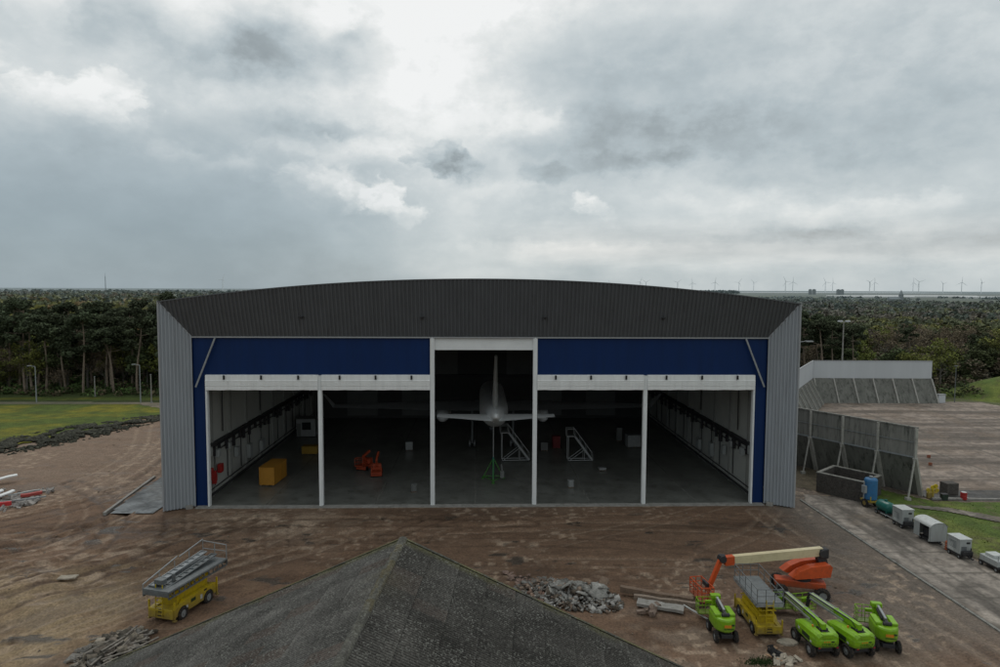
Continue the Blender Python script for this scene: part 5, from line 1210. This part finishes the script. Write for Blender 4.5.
for k in range(30):     # ridge caps
    y0 = .3 - k * 1.08
    for e in (0, 1):
        rr_ = .22 if e == 0 else .195
        for q in range(9):
            a = math.pi * q / 8; V.append((-rr_ * 1.15 * math.cos(a), y0 - e * 1.13, ZRI - .12 + rr_ * .75 * math.sin(a) + .05 * (1 - e)))
            n = vnoise(np.array([k * 1.7 + q * .4]), np.array([e * .8]), 77)[0]; C.append(np.array((.085, .083, .07)) * (.7 + .6 * n) if n < .55 else np.array((.080, .070, .044)) if k < 8 else np.array((.068, .066, .058)))
    b0 = k * 18
    for q in range(8): F.append((b0 + q, b0 + q + 1, b0 + q + 10, b0 + q + 9))
np_mesh('ridge_cap', V, F, m, np.array(C), BR, True)
V = []; C = []; F = []
for s in (-1, 1):       # verge capping on the gable edge
    for k in range(41):
        x = HWB * k / 40; z = ZRI - x * SL; n = vnoise(np.array([k * .9]), np.array([s * 3.]), 78)[0]
        for yy, zz in ((.34, -.14), (.34, .06), (.1, .08)): V.append((s * x, yy, z + zz)); C.append((.06, .06, .05) if n < .45 else (.095, .090, .045))
    b0 = 0 if s < 0 else 123
    for k in range(40):
        for q in (0, 1): F.append((b0 + k * 3 + q, b0 + k * 3 + q + 1, b0 + k * 3 + q + 4, b0 + k * 3 + q + 3))
np_mesh('verge_trim', V, F, m, np.array(C), BR)
b = MB(); zz = ZRI - HWB * SL
b.prism([(-HWB + .3, 0), (HWB - .3, 0), (HWB - .3, zz - .1), (0, ZRI - .28), (-HWB + .3, zz - .1)], -.25, .0, 'Y')
for s in (-1, 1): b.box((s * (HWB - .4), -15.8, zz / 2 - .1), (.25, 31, zz - .2))
b.build('wall', mat('old_brick', (.20, .11, .08), .95, 0, .3, 2), BR)

# ------------------------------------------------------------------ vegetation
M_LEAF = attr_mat('foliage', .85, .8, .3, 3, .3, 0, rand=.22, spec=.15)
def leaf_cloud(cs, rs, n_each, size, cols, flat=.75, up=.0, seed=0):
    """small leaf faces spread through a set of clumps"""
    V = []; C = []
    for (c_, r, col) in zip(cs, rs, cols):
        n = max(4, int(n_each * r * r)); d = rng.normal(0, 1, (n, 3)); d /= np.linalg.norm(d, axis=1)[:, None]
        p = d * (r * rng.uniform(.45, 1.05, n) ** .6)[:, None]; p[:, 2] *= flat; p += np.array(c_)
        t1 = rng.normal(0, 1, (n, 3)); t1[:, 2] *= .5; t1 /= np.linalg.norm(t1, axis=1)[:, None]
        t2 = np.cross(t1, rng.normal(0, 1, (n, 3))); t2 /= np.linalg.norm(t2, axis=1)[:, None] + 1e-9
        s = (size * rng.uniform(.6, 1.5, n))[:, None]
        q = np.stack([p - t1 * s - t2 * s * .5, p + t1 * s - t2 * s * .4, p + t1 * s * .7 + t2 * s * .5, p - t1 * s * .8 + t2 * s * .6], 1)
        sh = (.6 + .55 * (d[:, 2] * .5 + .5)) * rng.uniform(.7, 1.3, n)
        V.append(q.reshape(-1, 3)); C.append(np.repeat(np.array(col)[None] * sh[:, None], 4, 0))
    V = np.concatenate(V); return V, np.arange(len(V)).reshape(-1, 4), np.concatenate(C)
def pine(h, lean, seed, label):
    random.seed(seed); t = thing('pine_tree', label, 'tree')
    b = MB(); pts = []; n = 9; ph = random.uniform(0, 6)
    for k in range(n): f = k / (n - 1); pts.append((lean * f * f * h + .25 * math.sin(f * 5 + ph), .25 * math.cos(f * 4 + ph), h * f * .93))
    b.path(pts, [.30 * (1 - .75 * k / (n - 1)) + .03 for k in range(n)], 7)
    cs = []; rs = []; cols = []; tp = Vector(pts[-1])
    for k in range(random.randint(9, 13)):
        f = random.uniform(.58, .97); i = min(int(f / .93 * (n - 1)), n - 2); p = Vector(pts[i]).lerp(Vector(pts[i + 1]), .5); a = random.uniform(0, 6.28); l = (1.1 - f) * h * .30 + random.uniform(.4, 1.3)
        q = p + Vector((math.cos(a) * l, math.sin(a) * l, random.uniform(.2, 1.4))); b.path([p, p.lerp(q, .5) + Vector((0, 0, -.1)), q], [.09, .07, .03], 5)
        for _ in range(2): cs.append(q + Vector((random.gauss(0, .6), random.gauss(0, .6), random.gauss(.2, .35)))); rs.append(random.uniform(.8, 1.6))
    for _ in range(5): cs.append(tp + Vector((random.gauss(0, .9), random.gauss(0, .9), random.gauss(.2, .6)))); rs.append(random.uniform(.9, 1.5))
    for k in range(7):
        f = random.uniform(.25, .6); i = int(f * (n - 1)); p = Vector(pts[i]); a = random.uniform(0, 6.28); l = random.uniform(.6, 1.8); b.path([p, p + Vector((math.cos(a) * l, math.sin(a) * l, random.uniform(-.3, .5)))], [.045, .015], 4)
    for _ in cs: v = random.uniform(.75, 1.3); cols.append((.066 * v, .082 * v, .046 * v))
    b.build('trunk', M_BARK, t); V, F, C = leaf_cloud(cs, rs, 62, .26, cols, .6); np_mesh('crown', V, F, M_LEAF, C, t)
    return t
def broadleaf(h, w, seed, col, dens, label, size=.24, name='tree'):
    random.seed(seed); t = thing(name, label, 'tree'); b = MB(); th = h * .35
    b.path([(0, 0, 0), (.1, .05, th * .5), (0, .1, th), (.1, 0, h * .8)], [.28, .24, .18, .05], 7); cs = []; rs = []; cols = []
    for k in range(16):
        a = random.uniform(0, 6.28); f = random.uniform(.3, .85); z0 = h * f * .75; l = w * .5 * random.uniform(.5, 1) * (1 - .5 * max(0, f - .5)); q = Vector((math.cos(a) * l, math.sin(a) * l, z0 + l * random.uniform(.5, 1.0)))
        b.path([(0, 0, z0), Vector((0, 0, z0)).lerp(q, .5) + Vector((0, 0, -.2)), q], [.11, .08, .02], 5)
        for _ in range(4):
            a2 = random.uniform(0, 6.28); q2 = q + Vector((math.cos(a2), math.sin(a2), random.uniform(.2, 1.2))) * random.uniform(.6, 1.4); b.path([q.lerp(Vector((0, 0, z0)), .2), q2], [.045, .012], 4)
        for _ in range(2): cs.append(q + Vector((random.gauss(0, .9), random.gauss(0, .9), random.gauss(0, .7)))); rs.append(random.uniform(.9, 1.9))
    for _ in range(6): cs.append(Vector((random.gauss(0, w * .15), random.gauss(0, w * .15), h * random.uniform(.75, .98)))); rs.append(random.uniform(.9, 1.6))
    for _ in cs: v = random.uniform(.7, 1.35); cols.append(tuple(c_ * v for c_ in col))
    b.build('trunk', M_BARKG, t); V, F, C = leaf_cloud(cs, rs, dens, size, cols, .85); np_mesh('crown', V, F, M_LEAF, C, t)
    return t
PL = ('tall dark pine with bare trunk at the front of the wood left of the hangar', 'dark pine deeper in the wood left of the hangar')
pines = [pine(h, ln, 100 + i, PL[0]) for i, (h, ln) in enumerate(((20, .0), (18.5, .06), (21, -.03), (17.5, .03), (19.5, -.05), (15, .04), (22, .02)))]
BL = {'bare': ('leafless brown twiggy tree in the wood right of the hangar', (.165, .130, .088), 24, .16), 'bud': ('tree with fresh pale green buds in the wood right of the hangar', (.165, .185, .05), 36, .2), 'oak': ('dark green bushy tree in the wood right of the hangar', (.072, .090, .040), 50, .26)}
broad = {k: [broadleaf(h, w, 300 + i * 7 + j * 31, v[1], v[2], v[0], v[3], 'broadleaf_tree') for i, (h, w) in enumerate(((12, 8), (14, 9)))] for j, (k, v) in enumerate(BL.items())}
used = set()
def plant(src, x, y, rz, sc_, label, group):
    if src.name not in used:
        used.add(src.name); src.location = (x, y, 0); src.rotation_euler = (0, 0, rz); src.scale = (sc_, sc_, sc_); src['label'] = label; src['group'] = group; return src
    return dup(src, (x, y, 0), rz, label, group, (sc_, sc_, sc_))
random.seed(11)
GL, GR_ = 'pines of the wood left of the hangar', 'trees of the wood right of the hangar'
for k in range(26):          # front row, left
    x = -124 + k * 2.5 + random.uniform(-1, 1); plant(random.choice(pines), x, 155 + random.uniform(-2.5, 5), random.uniform(0, 6.28), random.uniform(.82, 1.0), PL[0], GL)
for k in range(74):
    plant(random.choice(pines), random.uniform(-150, -38), random.uniform(163, 215), random.uniform(0, 6.28), random.uniform(.78, 1.05), PL[1], GL)
for k in range(14):
    plant(broad['bud' if k % 3 == 0 else 'bare'][k % 2], random.uniform(-122, -62), random.uniform(152, 165), random.uniform(0, 6.28), random.uniform(.5, .85), 'small leafless tree under the pines left of the hangar', 'small trees under the pines')
for k in range(30):
    kk = ('oak', 'bud', 'bare', 'oak')[k % 4]; plant(broad[kk][k % 2], -120 + k * 2.1 + random.uniform(-2, 2), random.uniform(156, 185), random.uniform(0, 6.28), random.uniform(.75, 1.2), 'bushy tree standing among the pines left of the hangar', 'bushy trees among the pines')
for k in range(16):          # dark pines right of the hangar
    plant(random.choice(pines), 66 + random.uniform(0, 26) + (k % 4) * 2, random.uniform(152, 186), random.uniform(0, 6.28), random.uniform(.70, .88), 'dark pine in the wood behind the pale blast fence', GR_)
for k in range(100):
    x = random.uniform(62, 190); y = random.uniform(150, 240) + max(0, x - 110) * .1
    kind = random.choices(('bare', 'bud', 'oak'), (.5, .2, .3))[0]
    plant(random.choice(broad[kind]), x, y, random.uniform(0, 6.28), random.uniform(.65, 1.0), BL[kind][0], GR_)
for k in range(16):
    plant(random.choice(pines), random.uniform(100, 190), random.uniform(185, 250), random.uniform(0, 6.28), random.uniform(.6, .8), 'dark pine standing above the leafless trees at far right', GR_)

lean = pine(17, .22, 190, 'pale leaning trunk of a thin pine at the edge of the wood')
for x, y, rz, lb in ((-83, 153, 3.0, 'thin leaning pine at the edge of the wood, the one leaning most'), (-101, 154, .4, 'thin leaning pine at far left of the wood edge'), (-74, 156, 2.4, 'thin leaning pine near the hangar corner')): plant(lean, x, y, rz, .85, lb, GL)
# undergrowth at the foot of the woods
def mass(name, n, sampler, label, size, dens, flat=.7):
    cs = []; rs = []; cols = []
    for _ in range(n): c_, r, col = sampler(); cs.append(c_); rs.append(r); cols.append(col)
    V, F, C = leaf_cloud(cs, rs, dens, size, cols, flat); tag(np_mesh(name, V, F, M_LEAF, C), label, 'undergrowth', kind='stuff')
U = rng.uniform
def under_l():
    r = U(.5, 1.6); y = U(147, 172); v = U(.6, 1.3); col = ((.065, .10, .032) if U() < .6 else (.13, .105, .065)); return (U(-150, -40), y, r * .5 + U(0, max(.1, (y - 150) * .12))), r, tuple(q * v for q in col)
mass('undergrowth', 900, under_l, 'green and brown undergrowth at the foot of the pines', .24, 22)
def under_r():
    r = U(.6, 1.9); v = U(.6, 1.3); col = ((.072, .092, .038) if U() < .5 else (.13, .105, .07)); return (U(60, 180), U(143.5, 185), r * .5 + U(0, 1.4)), r, tuple(q * v for q in col)
mass('undergrowth', 700, under_r, 'brown and green scrub behind the far blast fence', .25, 20)

def under_b():
    r = U(1.2, 2.8); y = U(163, 212); v = U(.6, 1.25); col = ((.066, .08, .038) if U() < .4 else (.125, .10, .066)); return (U(-160, -38), y, U(.5, 9)), r, tuple(q * v for q in col)
mass('undergrowth', 800, under_b, 'dim brown brush between the pine trunks', .34, 12)
def under_c():
    r = U(1.2, 2.6); v = U(.6, 1.25); col = ((.074, .084, .042) if U() < .4 else (.13, .105, .075)); return (U(60, 190), U(160, 230), U(.5, 6)), r, tuple(q * v for q in col)
mass('undergrowth', 800, under_c, 'dim brown brush among the trees right of the hangar', .34, 12)
# distant woodland, one mass that thins and greys with distance
def far_wood(name, n, xs, y0, y1, hmax, cols, label, seed, thresh=.42):
    cs = []; rs = []; cc = []
    Yv = y0 * (y1 / y0) ** rng.uniform(0, 1, n * 3) ; Xv = rng.uniform(xs[0], xs[1], n * 3) * np.maximum(Yv / y0, 1)
    ok = fbm(Xv * .004, Yv * .0025, seed) > thresh; Xv, Yv = Xv[ok][:n], Yv[ok][:n]
    V = []; C = []
    tone = fbm(Xv * .012, Yv * .006, seed + 3)
    for x, y, tn in zip(Xv, Yv, tone):
        s = 1 + (y / 700); r = U(2.0, 3.6) * (1 + y / 1800); h = hmax * U(.55, 1.0)
        nf = 26 if y < 450 else 14
        d = rng.normal(0, 1, (nf, 3)); d /= np.linalg.norm(d, axis=1)[:, None]; d[:, 2] = np.abs(d[:, 2]) * 1.0 - .35
        p = d * r * rng.uniform(.6, 1.05, (nf, 1)); p[:, 2] *= .8; p += (x, y, h - r * .6)
        t1 = rng.normal(0, 1, (nf, 3)); t1 /= np.linalg.norm(t1, axis=1)[:, None]; t2 = np.cross(t1, rng.normal(0, 1, (nf, 3))); t2 /= np.linalg.norm(t2, axis=1)[:, None]
        sz = (.55 * s ** .8 * rng.uniform(.6, 1.5, nf))[:, None] * (1.5 if nf < 20 else 1)
        V.append(np.stack([p - t1 * sz - t2 * sz * .6, p + t1 * sz - t2 * sz * .5, p + t1 * sz * .8 + t2 * sz * .6, p - t1 * sz * .7 + t2 * sz * .6], 1).reshape(-1, 3))
        base = np.array(cols[min(int((tn - .25) / .5 * len(cols)) if tn > .25 else 0, len(cols) - 1) if U() < .75 else int(U(0, len(cols)))]) * U(.7, 1.3)
        hz = 1 - math.exp(-max(y - 200, 0) / 950); base = base + (np.array((.215, .255, .265)) - base) * hz  # distance haze mixed into the leaf colour
        C.append(np.repeat(base[None] * rng.uniform(.8, 1.2, (nf, 1)), 4, 0))
    V = np.concatenate(V); tag(np_mesh(name, V, np.arange(len(V)).reshape(-1, 4), M_LEAF, np.concatenate(C)), label, 'woodland', kind='stuff')
DK, OL, YG, BRN, RST = (.066, .080, .050), (.115, .125, .055), (.185, .180, .048), (.155, .128, .090), (.21, .145, .06)
far_wood('far_woods', 3600, (-185, -30), 205, 2600, 17, (DK, OL, YG, YG, RST, RST), 'distant green and rusty treetops beyond the pines', 401, .30)
far_wood('far_woods', 4200, (60, 230), 235, 1150, 9, (BRN, DK, BRN, OL, YG, OL), 'distant woodland beyond the right hand trees', 441, .36)
far_wood('far_woods', 2600, (260, 1300), 1100, 2050, 6.5, (OL, YG, DK, BRN), 'low hazy copses between the far fields right of the hangar', 461, .46)
far_wood('far_woods', 1500, (-700, 900), 2300, 9000, 20, (DK, OL, DK), 'hazy line of far trees along the horizon', 481, .40)

# ------------------------------------------------------------------ far landmarks
def turbine(x, y, hub, rot, yawr, label):
    t = thing('wind_turbine', label, 'wind turbine', (x, y, 0), yawr, 'wind turbines on the horizon')
    b = MB(); b.tube((0, 0, 0), (0, 0, hub), 3.4, 2.0, 8); b.build('tower', M_FAR, t)
    b = MB(); b.box((0, 1, hub + 1), (4, 9, 4), bev=.6); b.build('nacelle', M_FAR, t)
    b = MB(); b.tube((0, -4, hub + 1), (0, -6, hub + 1), 1.8, .6)
    for k in range(3):
        a = rot + k * 2.0944; dv = Vector((math.sin(a), 0, math.cos(a))); b.tube(Vector((0, -5, hub + 1)), Vector((0, -5, hub + 1)) + dv * 12, 1.6, 1.9, 6); b.tube(Vector((0, -5, hub + 1)) + dv * 12, Vector((0, -5, hub + 1)) + dv * 48, 1.9, .5, 6)
    b.build('rotor', M_FAR, t); return t
TPX = [640.5, 646.5, 678.5, 693.5, 716.5, 741, 756, 788.5, 796, 829.5, 837, 875, 880, 920, 926, 951, 970.5, 991, 610]
tproto = None
for i, q in enumerate(TPX):
    a = math.atan((q - 480) / 667.) ; D_ = 6300 + (i * 37 % 7) * 130 - (300 if i in (7, 8, 9) else 0) + (1500 if q in (951, 610) else 0)
    x, y = D_ * math.sin(a) * 1.0, D_ * math.cos(a)
    lab = 'pale wind turbine far away on the horizon right of the hangar roof'
    if tproto is None: tproto = turbine(x, y, 92, .4, 0, lab)
    else:
        r_ = dup(tproto, (x, y, 0), random.uniform(-.5, .5), lab)
        for ch in r_.children:
            if ch.name.startswith('rotor'):
                an = random.uniform(0, 2.1); ch.matrix_basis = Matrix.Translation((0, 0, 93)) @ Matrix.Rotation(an, 4, 'Y') @ Matrix.Translation((0, 0, -93))
dup(tproto, (-2130, 5600, 0), .2, 'lone pale wind turbine on the horizon left of the hangar roof')
t = thing('radio_mast', 'thin radio mast on the horizon at far left', 'mast', (-2230, 4050, 0))
b = MB()
for k in range(3):
    a = k * 2.094; b.tube((2.5 * math.cos(a), 2.5 * math.sin(a), 0), (.8 * math.cos(a), .8 * math.sin(a), 90), .7, .5, 5)
for k in range(14): z = 5 + k * 6; b.tube((-2, 0, z), (2, 0, z + 6), .4, .4, 4)
b.build('lattice', M_FARD, t); b = MB(); b.tube((0, 0, 90), (0, 0, 108), .7, .4, 6); b.build('antenna', M_FARD, t)
t = thing('church', 'dark church tower with spire far off among fields', 'church', (815, 1270, 0))
b = MB(); b.box((0, 0, 8), (6, 6, 16)); b.build('tower', M_FARD, t); b = MB(); b.tube((0, 0, 16), (0, 0, 25), 4.2, .2, 8); b.build('spire', M_FARD, t)
b = MB(); b.box((-14, 0, 3.5), (22, 9, 7)); b.prism([(-5, 7), (5, 7), (0, 12)], -25, -3, 'X'); b.build('nave', M_FARD, t)
GHL = ('long white greenhouse on the far plain, left of the church spire', 'long white greenhouse on the far plain, behind the church spire', 'long white greenhouse on the far plain, right of the church spire')
for (x, y, l, lab) in ((1290, 2180, 230, GHL[0]), (1560, 2330, 330, GHL[1]), (1640, 1980, 300, GHL[2])):
    t = thing('greenhouse', lab, 'greenhouse', (x, y, 0), R(-6), 'white greenhouses on the far plain')
    b = MB(); n = 10
    for k in range(n): b.prism([(k * 12 - 60, 0), (k * 12 - 48.2, 0), (k * 12 - 48.2, 4), (k * 12 - 54, 6.5), (k * 12 - 60, 4)], -l / 2, l / 2, 'X')
    b.build('glass_roof', M_GREENH, t); b = MB(); b.box((0, -60.2, 1.5), (l, .4, 3)); b.build('wall', M_GREENH, t)
t = thing('lake', None, None); bpy.data.objects.remove(t)
b = MB(); b.quad((2100, 5600, .6), (4300, 5600, .6), (4600, 7000, .6), (2300, 7000, .6)); tag(b.build('water', mat('far_water', (.33, .365, .38), .3)), kind='structure')
for lab, px_, D_, w, h in (('pale tower block on the horizon, leftmost', 818, 3900, 12, 27), ('pale tower block on the horizon, second from left', 814, 3950, 9, 27), ('grey tower block right of the pair on the horizon', 843, 3900, 12, 27), ('grey tower block on the horizon, rightmost', 847, 4000, 10, 27)):
    a = math.atan((px_ - 480) / 667.); t = thing('tower_block', lab, 'building', (D_ * math.sin(a), D_ * math.cos(a), 0), 0, 'tower blocks on the horizon')
    b = MB(); b.box((0, 0, h / 2), (w, 18, h)); b.build('wall', M_FARD, t); b = MB(); b.box((0, 0, h + 1), (w * .4, 10, 2.5)); b.build('roof_plant', M_FARD, t)

# ------------------------------------------------------------------ render settings
SC.render.engine = 'CYCLES'
SC.view_settings.view_transform = 'Standard'; SC.view_settings.look = 'None'; SC.view_settings.exposure = 0; SC.view_settings.gamma = 1
SC.cycles.max_bounces = 6; SC.cycles.diffuse_bounces = 4; SC.cycles.glossy_bounces = 3; SC.cycles.caustics_reflective = False; SC.cycles.caustics_refractive = False
SC.cycles.use_denoising = True
try: SC.cycles.denoiser = 'OPENIMAGEDENOISE'
except Exception: pass
SC.cycles.sample_clamp_indirect = 4
